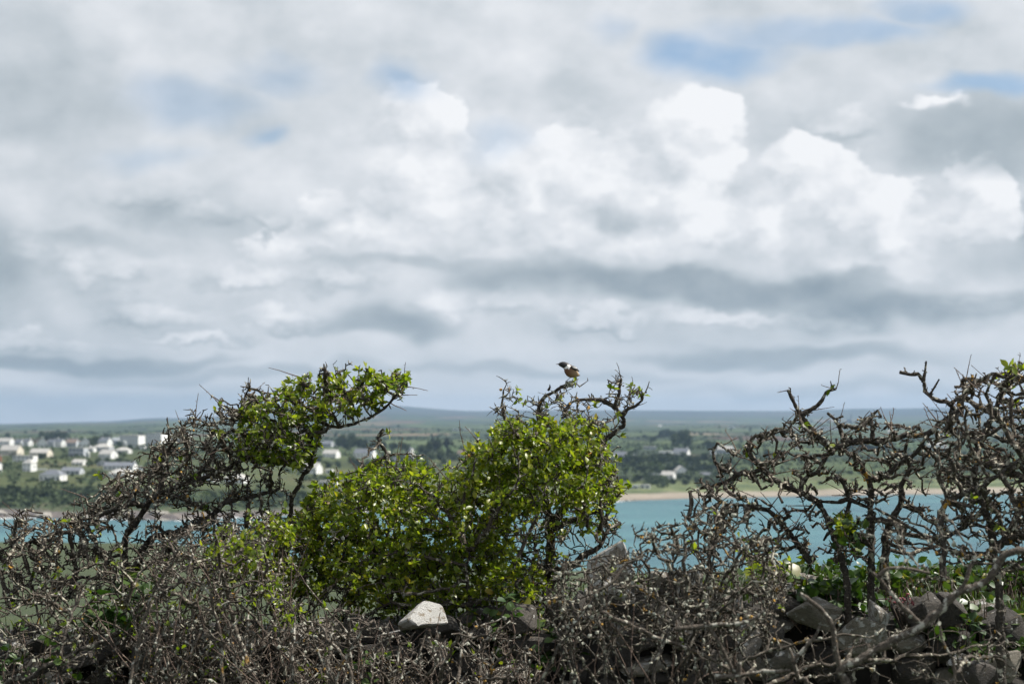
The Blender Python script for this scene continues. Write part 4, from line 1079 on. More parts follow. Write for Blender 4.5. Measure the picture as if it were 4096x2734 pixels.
def tufts(name, pts, rng, size, m, parent):
    """crusty lichen lumps sitting on the bark"""
    n = len(pts)
    ico = np.array([(0, 0, 1), (0.89, 0, 0.45), (0.28, 0.85, 0.45), (-0.72, 0.53, 0.45), (-0.72, -0.53, 0.45), (0.28, -0.85, 0.45), (0.72, 0.53, -0.45), (-0.28, 0.85, -0.45), (-0.89, 0, -0.45), (-0.28, -0.85, -0.45), (0.72, -0.53, -0.45), (0, 0, -1)])
    T = np.array([(0, 1, 2), (0, 2, 3), (0, 3, 4), (0, 4, 5), (0, 5, 1), (1, 6, 2), (2, 7, 3), (3, 8, 4), (4, 9, 5), (5, 10, 1), (2, 6, 7), (3, 7, 8), (4, 8, 9), (5, 9, 10), (1, 10, 6), (11, 7, 6), (11, 8, 7), (11, 9, 8), (11, 10, 9), (11, 6, 10)])
    S = rng.uniform(size[0], size[1], n)
    V = pts[:, None, :] + ico[None] * S[:, None, None] * rng.uniform(0.5, 1.35, (n, 12, 1)) * rng.uniform(0.7, 1.2, (n, 1, 3))
    o = npmesh(name, V.reshape(-1, 3), (np.arange(n)[:, None, None] * 12 + T[None]).reshape(-1, 3), m, parent, smooth=False)
    o['kind'] = 'stuff'; return o

_c3 = np.random.default_rng(3).random((32, 32, 32))
def clump_noise(P, sc=11.0):
    q = P * sc; i = np.floor(q).astype(int); f = q - i; f = f * f * (3 - 2 * f); r = 0
    for a in (0, 1):
        for b_ in (0, 1):
            for c in (0, 1):
                w = (f[:, 0] if a else 1 - f[:, 0]) * (f[:, 1] if b_ else 1 - f[:, 1]) * (f[:, 2] if c else 1 - f[:, 2])
                r = r + w * _c3[(i[:, 0] + a) % 32, (i[:, 1] + b_) % 32, (i[:, 2] + c) % 32]
    return r - 0.5
def shrub(name, label, cat, limbs, fills, seed, r0=0.0022, rmax=0.02, step=0.034, spur=(0.035, (0.018, 0.075), (0.0016, 0.0032)), kill=0.05, reach=0.7,
          m_bark=None, m_twig=None, leafy=None, lichen=0.25, knob=0.16, single=0, group=None, wob=0.0045, rand_shoots=0, shoots=None, leaf_size=(0.026, 0.048), per=4, tint=(0, 1)):
    """limbs: [(base radius, tip radius, [(px, py, depth), ...])]; fills: [(outline, n, depth, half depth)]; leafy: function(points) -> probability"""
    rng = np.random.default_rng(seed)
    m_bark = m_bark or M_BARK; m_twig = m_twig or M_TWIG
    root = empty(name, (0, 0, 0))
    base = at(*limbs[0][2][0]); root.location = tuple(base)
    bpy.context.view_layer.update()
    tag(root, label, cat, group)
    ofs = np.array(base)
    nodes, par, brs = [], [], []
    for (ra, rb, pts) in limbs:
        p = curvy([at(*q) for q in pts], step, rng, wob); n0 = len(nodes)
        if n0:                                         # join to the nearest existing node when it starts on another limb
            dd = np.linalg.norm(np.array(nodes) - p[0], axis=1); j = int(dd.argmin()); pj = j if dd[j] < 0.06 else -1
        else: pj = -1
        for i, q in enumerate(p): nodes.append(q); par.append(pj if i == 0 else n0 + i - 1)
        brs.append((p, np.linspace(ra, rb, len(p))))
    nf = len(nodes)
    attr = np.concatenate([fill(o, n, y, dy, rng) for (o, n, y, dy) in fills]) if fills else np.zeros((0, 3))
    tips = []; tw = Wood(); lpts = []
    if len(attr):
        N, P = colonise(nodes, par, attr, rng, step=step, kill=kill, reach=reach)
        R, chains = tree_chains(N, P, nf, r0, rmax)
        J = rng.normal(size=N.shape) * wob; J[:nf] = 0; N = N + J
        for c in chains:
            pts = N[c]; rad = R[c].copy()
            if c[0] < nf: rad[0] = rad[1] if len(rad) > 1 else r0
            tw.add(pts, rad)
            if len(pts) > 1: tips.append((pts[-1], pts[-1] - pts[-2]))
            spurs(tw, pts, rng, spur[0], spur[1], spur[2], tips=tips)
            lpts += [pts[i] for i in range(len(pts))]
    for (p, rad) in brs:
        spurs(tw, p, rng, spur[0] * 1.6, spur[1], spur[2], tips=tips); lpts += list(p)
    # branches: one object each
    for i, (p, rad) in enumerate(brs):
        w = Wood(); pr = resample(p, 0.012); rr = np.interp(np.linspace(0, 1, len(pr)), np.linspace(0, 1, len(rad)), rad)
        w.add(pr - ofs, rr)
        w.build('trunk' if i == 0 else 'branch', m_bark, root, k=8, knob=knob * 0.8, seed=seed + i)
    tw.P = [q - ofs for q in tw.P]
    if tw.P:
        o = tw.build('twigs', m_twig, root, k=4, knob=knob, seed=seed); o['kind'] = 'stuff'
    if rand_shoots and lpts:
        ap = np.array(lpts); shoots = list(shoots or [])
        for i in range(rand_shoots):
            q = ap[rng.integers(len(ap))]; pp = proj(q[None])[0]
            if pp[1] < 2250: shoots.append((pp[0], pp[1], q[1], rng.normal() * 0.8, rng.uniform(0.1, 1.0), rng.uniform(0.05, 0.17)))
    if shoots:
        w = Wood()
        for (x, y, dep, dx, dyy, ln) in shoots:
            p0 = at(x, y, dep); ap = np.array(lpts); p0 = ap[int(np.linalg.norm(ap - p0, axis=1).argmin())]; v = np.array((dx, rng.normal() * 0.15, dyy)); z = zig(p0, v, ln, max(3, int(ln / 0.05)), rng, 0.09)
            w.add(z - ofs, np.linspace(0.0028, 0.0012, len(z))); spurs_w = Wood(); spurs(spurs_w, z, rng, 0.03, (0.005, 0.014), (0.0012, 0.002), sub=0)
            for q, rr in zip(spurs_w.P, spurs_w.R): w.add(q - ofs, rr)
        o = w.build('shoots', M_SHOOT, root, k=4, knob=0.08, seed=seed + 5); o['kind'] = 'stuff'
    if lichen and lpts:
        lp = np.array(lpts); lp = lp[rng.random(len(lp)) < lichen]; lp = lp + rng.normal(size=lp.shape) * 0.005
        tufts('lichen', lp - ofs, rng, (0.0035, 0.0095), M_LICHEN, root)
    if leafy is not None and tips:
        tp = np.array([t[0] for t in tips]); td = np.array([t[1] for t in tips])
        pr = leafy(tp); cn = clump_noise(tp); pr = np.where(pr > 0.1, pr * np.clip(0.80 + 2.6 * cn, 0.2, 1.4), pr); keep = rng.random(len(tp)) < pr; tp, td = tp[keep], td[keep]
        k = rng.integers(max(1, per - 2), per + 2, len(tp)); P = np.repeat(tp, k, 0); D = np.repeat(td, k, 0)
        D = D / (np.linalg.norm(D, axis=1)[:, None] + 1e-9) * 0.5 + rng.normal(size=P.shape) * 0.75 + np.array((0, 0, 0.25))
        add_leaves(root, P - ofs, D, rng, M_LEAF, leaf_size, single, tint=tint)
    return root, ofs, tips

def proj(P):
    """photo position of world points"""
    P = np.asarray(P); x = P[:, 0]; y = P[:, 1]; z = P[:, 2] - CAMZ
    fwd = y * math.cos(PITCH) + z * math.sin(PITCH); upv = -y * math.sin(PITCH) + z * math.cos(PITCH)
    return np.stack([2048 + F * x / fwd, 1367 - F * upv / fwd], 1)

# ------------------------------------------------------------------ the stone-faced bank
def stone_mat(name, a, b_, white, gold=0.25):
    def f(b, bs, out):
        co = b.node('ShaderNodeTexCoord').outputs['Object']
        rnd = b.node('ShaderNodeObjectInfo').outputs['Random']
        co = b.v('ADD', co, b.m('MULTIPLY', rnd, 37.0))
        c = b.mixc(b.lin(b.noise(b.v('MULTIPLY', co, (1, 1, 2.2)), 11.0, 6, 0.68), 0.3, 0.7), (*a, 1), (*b_, 1))
        c = b.v('MULTIPLY', c, b.m('MULTIPLY_ADD', rnd, 0.6, 0.7))
        wm = b.sstep(b.noise(b.v('ADD', co, (5, 2, 9)), 6.0, 5, 0.6), 0.60 - white, 0.66 - white)
        c = b.mixc(b.m('MULTIPLY', wm, 0.9), c, (0.66, 0.65, 0.62, 1))
        gm = b.sstep(b.noise(b.v('ADD', co, (1, 8, 3)), 9.0, 4, 0.6), 0.64, 0.70)
        c = b.mixc(b.m('MULTIPLY', gm, gold), c, (0.33, 0.21, 0.05, 1))
        b.put(bs.inputs['Base Color'], c)
        bm = b.node('ShaderNodeBump'); bm.inputs['Strength'].default_value = 0.9; bm.inputs['Distance'].default_value = 0.04
        b.put(bm.inputs['Height'], b.noise(co, 28.0, 6, 0.7)); b.put(bs.inputs['Normal'], bm.outputs[0])
    return mat(name, f, 0.88)
M_STONE = stone_mat('bank_stone', (0.032, 0.028, 0.024), (0.115, 0.10, 0.084), -0.05)
M_STONEL = stone_mat('pale_bank_stone', (0.16, 0.145, 0.12), (0.36, 0.32, 0.26), 0.05, 0.15)
M_QUARTZ = stone_mat('white_crusted_stone', (0.18, 0.16, 0.13), (0.38, 0.33, 0.27), 0.13, 0.4)
M_WHITEST = stone_mat('white_shouldered_stone', (0.22, 0.19, 0.15), (0.42, 0.36, 0.28), 0.19, 0.3)
M_SOIL = plain('bank_soil', (0.018, 0.015, 0.012), 0.95, 0.4, 14.0)

def rock_mesh(r, w, d, h, n=15, slabby=0.0):
    bm = bmesh.new()
    for j in range(n):
        a = r.uniform(0, 2 * math.pi); zz = r.uniform(-1, 1); q = math.sqrt(max(0, 1 - abs(zz) ** 2.6))
        x, y = math.cos(a) * q, math.sin(a) * q
        k = max(abs(x), abs(y)); k = (1 / k) ** 0.5 if k > 0 else 1
        bm.verts.new((x * k * w / 2 * r.uniform(0.85, 1.08), y * k * d / 2 * r.uniform(0.85, 1.08), zz * h / 2 * r.uniform(0.85, 1.05)))
    bmesh.ops.convex_hull(bm, input=bm.verts)
    bmesh.ops.delete(bm, geom=[v for v in bm.verts if not v.link_faces], context='VERTS')
    bmesh.ops.dissolve_limit(bm, angle_limit=0.12, verts=bm.verts, edges=bm.edges)
    bmesh.ops.bevel(bm, geom=list(bm.edges), offset=min(w, h) * 0.035, segments=1, affect='EDGES')
    bmesh.ops.triangulate(bm, faces=bm.faces)
    me = bpy.data.meshes.new('stone'); bm.to_mesh(me); bm.free(); me.update(); return me

WPX = [-700, 0, 800, 1600, 2100, 2440, 2800, 3200, 3700, 4096, 4800]
WROW = [2560, 2560, 2545, 2520, 2470, 2395, 2380, 2400, 2420, 2450, 2470]
def bank_top(x, y=7.9):
    px = 2048 + F * x / y
    return CAMZ - (np.interp(px, WPX, WROW) - HZ) / F * y
def build_bank():
    bank = empty('stone_bank', (0, 8.1, 45.3))
    tag(bank, 'old stone faced earth bank under the thorn hedge', 'stone wall')
    xs = np.linspace(-9, 9, 150); ys = np.array([7.55, 7.6, 7.7, 7.9, 8.2, 8.5, 8.8, 9.05, 9.2])
    prof = np.array([0.0, 0.6, 0.86, 0.93, 0.98, 1.0, 0.9, 0.45, 0.0])
    X, Yg = np.meshgrid(xs, ys); H = bank_top(X) - 45.25
    Z = -0.05 + H * prof[:, None] + 0.06 * fbm(X * 3, Yg * 3) * (prof[:, None] > 0.1)
    V = np.stack([X, Yg - 8.1, Z], -1).reshape(-1, 3); nr, nc = X.shape; idx = np.arange(nr * nc).reshape(nr, nc)
    Q = np.stack([idx[:-1, :-1], idx[:-1, 1:], idx[1:, 1:], idx[1:, :-1]], -1).reshape(-1, 4)
    npmesh('earth_core', V, Q, M_SOIL, bank)
    r = random.Random(21); protos = []
    for i in range(16):
        me = rock_mesh(r, 1, 1, 1, r.randint(12, 17)); me.materials.append(M_STONE if i % 5 else M_STONEL); protos.append(me)
    # coursed face stones, then a loose course along the top
    x = -4.2
    while x < 4.2:
        top = float(bank_top(np.array(x))) - 45.3; z = 0.05
        w = r.uniform(0.11, 0.30)
        while z < top - 0.02:
            h = r.uniform(0.07, 0.20)
            if z > top - 0.72:                       # only the upper courses can be seen
                o = link('stone', r.choice(protos), bank, (x + r.uniform(-0.06, 0.06), -0.50 + r.uniform(-0.06, 0.05) + 0.10 * z, z + h / 2))
                o.scale = (w * r.uniform(0.8, 1.25), r.uniform(0.2, 0.34), h * 1.12); o.rotation_euler = (r.uniform(-.2, .2), r.uniform(-.25, .25), r.uniform(-.5, .5))
            z += h * 0.95
        if r.random() < 0.7:
            o = link('stone', r.choice(protos), bank, (x, -0.40 + r.uniform(-0.1, 0.2), top + r.uniform(-0.02, 0.05)))
            o.scale = (w * r.uniform(0.7, 1.1), r.uniform(0.16, 0.3), r.uniform(0.08, 0.17)); o.rotation_euler = (r.uniform(-.3, .3), r.uniform(-.4, .4), r.uniform(-.6, .6))
        x += w * 0.92
    # the stones one can pick out
    for (px, py, wp, hp, Y, m, ry, rz, lab) in (
        (2446, 2265, 190, 230, 7.62, M_QUARTZ, 0.06, 0.35, 'tall pale standing stone with white crust, between leafy hedge and bare twigs'),
        (1700, 2490, 235, 170, 7.30, M_WHITEST, -0.12, 0.5, 'pale stone with bright white left shoulder among dead twigs'),
        (2480, 2365, 150, 110, 7.45, M_QUARTZ, 0.3, 0.1, 'broken white edged stone at the foot of the standing stone'),
        (2755, 2350, 120, 200, 7.7, M_STONEL, 0.42, 0.6, 'leaning brown slab right of the standing stone'),
        (2690, 2360, 80, 200, 7.8, M_STONE, 0.35, 0.4, None), (2640, 2330, 90, 130, 7.9, M_STONEL, -0.2, 0.2, None),
        (3255, 2450, 230, 170, 7.45, M_STONEL, 0.15, 0.4, 'rounded grey stone on the bank top under the green weeds'),
        (3440, 2510, 260, 230, 7.3, M_STONEL, -0.1, 0.2, 'big upright grey block with split face on the right of the bank'),
        (3520, 2450, 90, 150, 7.25, M_QUARTZ, -0.35, 0.2, 'white edged splinter leaning on the big grey block'),
        (2990, 2560, 90, 240, 7.3, M_STONEL, 0.3, 0.3, None), (3075, 2560, 70, 200, 7.35, M_STONE, 0.12, 0.5, None),
        (3250, 2330, 170, 90, 8.0, M_STONEL, 0.35, 0.2, None), (3340, 2340, 130, 80, 8.0, M_STONE, -0.3, 0.2, None),
        (3990, 2660, 170, 230, 7.2, M_STONEL, 0.1, 0.3, None), (3900, 2690, 190, 130, 7.1, M_STONE, 0.2, 0.3, None),
        (3830, 2640, 100, 60, 7.15, M_QUARTZ, -0.2, 0.1, None), (2060, 2700, 170, 90, 7.2, M_STONEL, 0.1, 0.2, None),
        (450, 2570, 150, 100, 7.4, M_STONEL, 0.1, 0.3, None), (470, 2535, 70, 50, 7.35, M_QUARTZ, 0.1, 0.3, None),
        (330, 2640, 240, 120, 7.3, M_STONE, -0.15, 0.3, None), (640, 2640, 260, 140, 7.3, M_STONE, 0.1, 0.2, None), (1180, 2540, 130, 90, 7.4, M_STONEL, 0.2, 0.3, None)):
        me = rock_mesh(r, 1, 1, 1, r.randint(10, 13)); me.materials.append(m)
        p = at(px, py, Y); k = Y / F
        o = link('stone', me, bank, (p[0], p[1] - 8.1, p[2] - 45.3)); o.scale = (wp * k, min(0.3, max(wp, hp) * k * 0.8), hp * k)
        o.rotation_euler = (r.uniform(-.1, .1) + (0.30 if m is M_WHITEST else 0.25 if m is M_QUARTZ else 0.18), ry, rz)
        if lab: o['label'] = lab
build_bank()

# ------------------------------------------------------------------ the shrubs
K = 1.744
def inpoly(poly):
    q = np.asarray(poly, float) * K
    def f(P):
        pp = proj(P); return inside(q, pp[:, 0], pp[:, 1])
    return f

# --- windswept thorn on the left with its leafy arm
L_leaf = inpoly([(560, 930), (610, 905), (680, 860), (770, 850), (850, 840), (945, 845), (945, 915), (890, 940), (840, 950), (770, 955), (735, 1000), (725, 1065), (690, 1075), (600, 1060), (540, 1040)])
L_core = inpoly([(640, 900), (690, 860), (850, 848), (940, 855), (935, 905), (840, 940), (740, 975), (722, 1062), (690, 1062), (640, 1000)])
LEFT_LIMBS = [
    (0.026, 0.010, [(505, 3350, 8.5), (500, 2700, 8.45), (494, 2400, 8.4), (500, 2250, 8.4), (502, 2140, 8.35), (553, 2081, 8.3), (590, 2021, 8.3), (655, 1970, 8.25), (760, 1925, 8.25), (860, 1890, 8.2), (960, 1850, 8.2), (1060, 1800, 8.25)]),
    (0.022, 0.008, [(540, 2450, 8.4), (553, 2251, 8.3), (600, 2157, 8.25), (720, 2118, 8.2), (830, 2075, 8.2), (900, 2010, 8.2), (1010, 1985, 8.2), (1120, 1950, 8.25)]),
    (0.020, 0.005, [(1130, 3000, 8.5), (1140, 2400, 8.4), (1160, 2050, 8.35), (1205, 1920, 8.3), (1245, 1860, 8.3), (1255, 1800, 8.3), (1270, 1745, 8.28), (1300, 1700, 8.25), (1345, 1712, 8.2), (1410, 1700, 8.2), (1480, 1670, 8.2), (1530, 1640, 8.2), (1580, 1590, 8.2), (1615, 1545, 8.2)]),
    (0.011, 0.004, [(1300, 1700, 8.25), (1290, 1640, 8.3), (1330, 1590, 8.3), (1420, 1560, 8.3), (1520, 1530, 8.3), (1600, 1510, 8.3)]),
    (0.014, 0.005, [(640, 1975, 8.25), (660, 1850, 8.3), (676, 1782, 8.3), (709, 1751, 8.3), (734, 1717, 8.3), (752, 1688, 8.3)]),
    (0.013, 0.004, [(760, 1925, 8.25), (830, 1850, 8.3), (880, 1770, 8.3), (930, 1700, 8.3), (975, 1610, 8.3), (995, 1552, 8.3)]),
    (0.012, 0.004, [(1060, 1800, 8.25), (1110, 1720, 8.3), (1160, 1650, 8.3), (1200, 1560, 8.3), (1205, 1510, 8.3)]),
    (0.014, 0.004, [(590, 2021, 8.3), (500, 2020, 8.2), (400, 2060, 8.15), (290, 2120, 8.1), (170, 2150, 8.1), (60, 2180, 8.1), (-60, 2230, 8.1)]),
    (0.010, 0.004, [(60, 2180, 8.1), (60, 2110, 8.1), (80, 2060, 8.1), (105, 2035, 8.1)]),
    (0.014, 0.005, [(655, 1970, 8.25), (760, 2000, 8.2), (850, 2060, 8.2), (890, 2130, 8.2), (960, 2170, 8.2)]),
    (0.010, 0.004, [(553, 2081, 8.3), (480, 2060, 8.3), (420, 2000, 8.35), (400, 1960, 8.35)]),
    (0.007, 0.002, [(760, 1925, 8.2), (720, 1895, 8.15), (640, 1893, 8.1), (560, 1895, 8.1), (480, 1885, 8.1)]),
]
shrub('thorn_shrub', 'windswept lichened thorn shrub with a leafy arm reaching right, on the left', 'shrub', LEFT_LIMBS, [
    ([(20, 1200), (150, 1185), (240, 1120), (330, 1065), (345, 1020), (400, 975), (450, 965), (520, 930), (575, 900), (620, 915), (680, 950), (715, 1010), (700, 1065), (640, 1085), (560, 1120), (480, 1110), (420, 1150), (340, 1140), (280, 1180), (200, 1215), (120, 1240), (20, 1240)], 2300, 8.25, 0.36),
    ([(600, 915), (680, 868), (770, 865), (850, 852), (938, 862), (930, 900), (890, 925), (840, 940), (760, 955), (720, 990), (720, 1050), (680, 1065), (660, 1010), (600, 960)], 520, 8.25, 0.25),
    ([(40, 1260), (160, 1220), (300, 1185), (420, 1180), (600, 1185), (640, 1270), (480, 1300), (380, 1300), (250, 1340), (100, 1340)], 480, 8.0, 0.3),
    ([(0, 1230), (120, 1240), (250, 1250), (300, 1330), (200, 1380), (0, 1400)], 520, 8.1, 0.3),
    ([(350, 1150), (480, 1130), (560, 1140), (640, 1180), (620, 1260), (480, 1240), (420, 1200)], 260, 8.2, 0.25)],
    seed=11, rand_shoots=60, leafy=lambda P: np.where(L_core(P), 0.55, np.where(L_leaf(P), 0.42, 0.004)), lichen=0.30, single=160, leaf_size=(0.014, 0.048), per=5,
    spur=(0.020, (0.012, 0.055), (0.0026, 0.005)), r0=0.0042, kill=0.045,
    shoots=[(1625, 1545, 8.2, 0.15, 1.0, 0.12), (1610, 1545, 8.2, 0.9, 0.02, 0.12), (1600, 1600, 8.2, 1.0, 0.12, 0.11), (1590, 1640, 8.2, 0.8, -0.4, 0.09), (320, 2090, 8.0, -0.08, 1, 0.16), (350, 1985, 8.1, -0.9, 0.35, 0.14)])

# --- the leafy hedge shrub the bird sits on
H_leaf = inpoly([(470, 1270), (640, 1180), (700, 1110), (800, 1080), (870, 1060), (930, 1050), (1035, 1060), (1080, 1010), (1140, 965), (1200, 935), (1290, 925), (1375, 945), (1405, 1010), (1425, 1060), (1455, 1100), (1430, 1150), (1370, 1200), (1300, 1300), (1250, 1350), (1200, 1390), (1100, 1420), (950, 1420), (850, 1400), (720, 1380), (620, 1350), (500, 1330)])
H_core = inpoly([(640, 1230), (720, 1130), (800, 1095), (1040, 1075), (1100, 1020), (1150, 975), (1290, 940), (1370, 960), (1400, 1060), (1420, 1120), (1330, 1190), (1240, 1300), (1100, 1370), (900, 1360), (720, 1330)])
H_hollow = inpoly([(1170, 1200), (1260, 1165), (1350, 1175), (1400, 1200), (1340, 1320), (1200, 1330)])
HEDGE_LIMBS = [
    (0.0408, 0.0144, [(2170, 3350, 8.7), (2180, 2700, 8.65), (2190, 2420, 8.6), (2195, 2260, 8.5), (2200, 2120, 8.45), (2170, 1980, 8.4), (2120, 1850, 8.35), (2080, 1740, 8.3), (2060, 1680, 8.3)]),
    (0.0216, 0.0072, [(2200, 2120, 8.45), (2270, 2010, 8.4), (2340, 1900, 8.35), (2402, 1800, 8.3), (2445, 1740, 8.3), (2491, 1706, 8.3), (2490, 1664, 8.3), (2465, 1632, 8.3), (2470, 1580, 8.3), (2485, 1515, 8.3)]),
    (0.0108, 0.0072, [(2120, 1790, 8.35), (2150, 1690, 8.3), (2163, 1610, 8.3), (2180, 1582, 8.3), (2215, 1565, 8.3), (2248, 1548, 8.3), (2272, 1530, 8.3), (2284, 1523, 8.3)]),
    (0.0312, 0.0096, [(1700, 3350, 8.5), (1705, 2650, 8.45), (1710, 2450, 8.4), (1710, 2300, 8.35), (1670, 2150, 8.3), (1600, 2020, 8.25), (1560, 1930, 8.2)]),
    (0.0192, 0.0060, [(1710, 2300, 8.35), (1520, 2200, 8.25), (1330, 2130, 8.2), (1180, 2090, 8.2), (1060, 2100, 8.2)]),
    (0.0192, 0.0060, [(1710, 2300, 8.35), (1880, 2160, 8.25), (1980, 2020, 8.2), (2010, 1900, 8.2), (1990, 1800, 8.25)]),
    (0.0144, 0.0072, [(1560, 1930, 8.2), (1552, 1831, 8.2), (1540, 1797, 8.2), (1517, 1750, 8.2), (1522, 1732, 8.2), (1534, 1718, 8.2)]),
    (0.0132, 0.0048, [(2465, 1632, 8.3), (2400, 1600, 8.3), (2330, 1600, 8.3), (2280, 1610, 8.3)]),
    (0.0108, 0.0036, [(2490, 1664, 8.3), (2530, 1625, 8.3), (2560, 1610, 8.3), (2575, 1570, 8.3)]),
    (0.0120, 0.0036, [(2080, 1740, 8.3), (2020, 1690, 8.3), (2005, 1620, 8.3), (2015, 1560, 8.3)]),
    (0.0192, 0.0048, [(2200, 2120, 8.45), (2330, 2060, 8.4), (2440, 2020, 8.35), (2480, 1960, 8.35)]),
    (0.0216, 0.0072, [(2190, 2300, 8.3), (2300, 2250, 8.1), (2390, 2180, 8.1), (2430, 2120, 8.15), (2480, 2090, 8.2)]),
    (0.0144, 0.0048, [(1900, 2520, 7.8), (1880, 2390, 7.75), (1870, 2300, 7.75), (1875, 2200, 7.75)]),
    (0.0132, 0.0048, [(1850, 2420, 7.75), (1940, 2400, 7.75), (1980, 2350, 7.75), (2060, 2330, 7.75)]),
]
BIRD_PERCH = at(2272, 1529, 8.3)
H_TOP = inpoly([(1110, 970), (1140, 900), (1210, 900), (1280, 870), (1330, 900), (1420, 850), (1500, 910), (1440, 1000), (1380, 960)])
HEDGE = shrub('leafy_hedge_shrub', 'dense bright green leafy shrub in the centre with the bird on its bare top', 'shrub', HEDGE_LIMBS, [
    ([(640, 1230), (720, 1130), (800, 1090), (870, 1068), (930, 1062), (1040, 1068), (1090, 1018), (1150, 968), (1200, 940), (1280, 935), (1370, 955), (1398, 1010), (1418, 1060), (1438, 1110), (1420, 1145), (1350, 1190), (1290, 1240), (1240, 1300), (1200, 1350), (1100, 1385), (950, 1390), (850, 1380), (720, 1360), (640, 1330), (520, 1310), (500, 1270)], 3200, 8.15, 0.55),
    ([(430, 1240), (560, 1190), (660, 1170), (670, 1330), (480, 1330)], 420, 7.6, 0.35),
    ([(540, 1310), (700, 1350), (950, 1380), (1200, 1345), (1280, 1300), (1290, 1400), (1250, 1500), (1100, 1470), (900, 1460), (700, 1440), (560, 1400)], 700, 8.05, 0.35),
    ([(1120, 960), (1150, 905), (1220, 912), (1290, 900), (1350, 905), (1420, 862), (1440, 872), (1488, 912), (1440, 930), (1380, 935), (1250, 935)], 260, 8.3, 0.22),
    ([(1230, 1180), (1400, 1160), (1445, 1220), (1380, 1280), (1280, 1330), (1220, 1330)], 170, 8.35, 0.3),
    ([(800, 1095), (840, 1040), (880, 1000), (930, 1040), (960, 1060), (930, 1090)], 60, 8.2, 0.15)],
    seed=23, leafy=lambda P: np.where(H_TOP(P), 0.03, np.where(H_hollow(P), 0.16, np.where(H_core(P), 0.88, np.where(H_leaf(P), 0.62, 0.06)))), lichen=0.22, single=300, leaf_size=(0.013, 0.046), per=6, tint=(0.12, 1.0),
    spur=(0.028, (0.016, 0.07), (0.0021, 0.004)), r0=0.003,
    shoots=[(1827, 1801, 8.1, -0.22, 1.0, 0.19), (1672, 2000, 7.9, 0.0, 1.0, 0.26), (1925, 1790, 8.1, -0.62, 1.0, 0.16), (1780, 1890, 8.0, -0.8, 1.0, 0.14), (1520, 1790, 8.2, -1.0, -0.25, 0.05),
            (1580, 1890, 8.1, 0.05, 1.0, 0.14), (1600, 1870, 8.1, 0.25, 1.0, 0.16), (1440, 1890, 8.1, -0.45, 1.0, 0.12), (1990, 1760, 8.1, -0.5, 1, 0.12), (2030, 1740, 8.1, -0.35, 1, 0.13), (1900, 1900, 8.0, 0.4, 1, 0.2), (2560, 1620, 8.3, 0.8, 0.3, 0.06)])

# --- bare thorn on the right
R = 7.5
RIGHT_LIMBS = [
    (0.0275, 0.0088, [(3420, 3400, R), (3400, 2500, R), (3370, 2250, R), (3312, 2088, R), (3270, 2003, R), (3212, 1969, R), (3212, 1922, R), (3253, 1893, R), (3287, 1854, R), (3330, 1795, R)]),
    (0.0175, 0.0063, [(3330, 1795, R), (3303, 1770, R), (3240, 1714, R), (3197, 1659, R), (3176, 1608, R), (3152, 1560, R)]),
    (0.0263, 0.0112, [(3500, 3400, R), (3490, 2400, R), (3484, 2200, R), (3482, 2096, R), (3477, 2024, R), (3492, 1960, R), (3473, 1905, R), (3448, 1871, R), (3450, 1850, R)]),
    (0.0150, 0.0063, [(3492, 1920, R), (3562, 1884, R), (3626, 1842, R), (3690, 1787, R), (3705, 1740, R)]),
    (0.0137, 0.0075, [(3482, 2180, R), (3384, 2096, R), (3393, 1994, R), (3376, 1931, R), (3342, 1898, R)]),
    (0.0125, 0.0050, [(3393, 1994, R), (3330, 2008, R), (3275, 2006, R)]), (0.0125, 0.0063, [(3393, 1994, R), (3440, 2010, R), (3477, 2030, R)]),
    (0.0225, 0.0063, [(3540, 2350, R), (3545, 2180, R), (3558, 2096, R), (3600, 2024, R), (3613, 1935, R), (3639, 1871, R), (3626, 1804, R), (3632, 1760, R)]),
    (0.0163, 0.0075, [(3330, 1795, R), (3397, 1770, R), (3460, 1761, R), (3524, 1770, R), (3605, 1748, R), (3700, 1735, R), (3770, 1690, R), (3815, 1640, R), (3790, 1605, R), (3710, 1583, R), (3692, 1510, R), (3640, 1503, R), (3600, 1487, R)]),
    (0.0088, 0.0037, [(3692, 1530, R), (3700, 1480, R), (3706, 1445, R)]), (0.0075, 0.0037, [(3715, 1585, R), (3750, 1550, R), (3755, 1515, R)]),
    (0.0125, 0.0050, [(3197, 1659, R), (3240, 1640, R), (3290, 1600, R), (3310, 1570, R), (3345, 1555, R)]),
    (0.0125, 0.0050, [(3376, 1780, R), (3360, 1700, R), (3335, 1660, R), (3310, 1650, R)]),
    (0.0125, 0.0050, [(3490, 1760, R), (3490, 1690, R), (3485, 1650, R), (3510, 1640, R)]),
    (0.0150, 0.0050, [(3270, 2003, R), (3120, 1930, R), (3050, 1880, R), (2960, 1900, R), (2880, 1935, R), (2760, 1965, R)]),
    (0.0125, 0.0050, [(3050, 1880, R), (3010, 1820, R), (2990, 1790, R), (3010, 1755, R), (3075, 1735, R), (3130, 1720, R)]),
    (0.0112, 0.0050, [(2960, 1900, R), (2865, 1860, R), (2855, 1800, R), (2870, 1770, R)]),
    (0.0150, 0.0050, [(3240, 2250, R), (3120, 2080, R), (3000, 2020, R), (2880, 2010, R)]),
]
R_leaf = inpoly([(1905, 1185), (1975, 1190), (1985, 1260), (1920, 1250)])
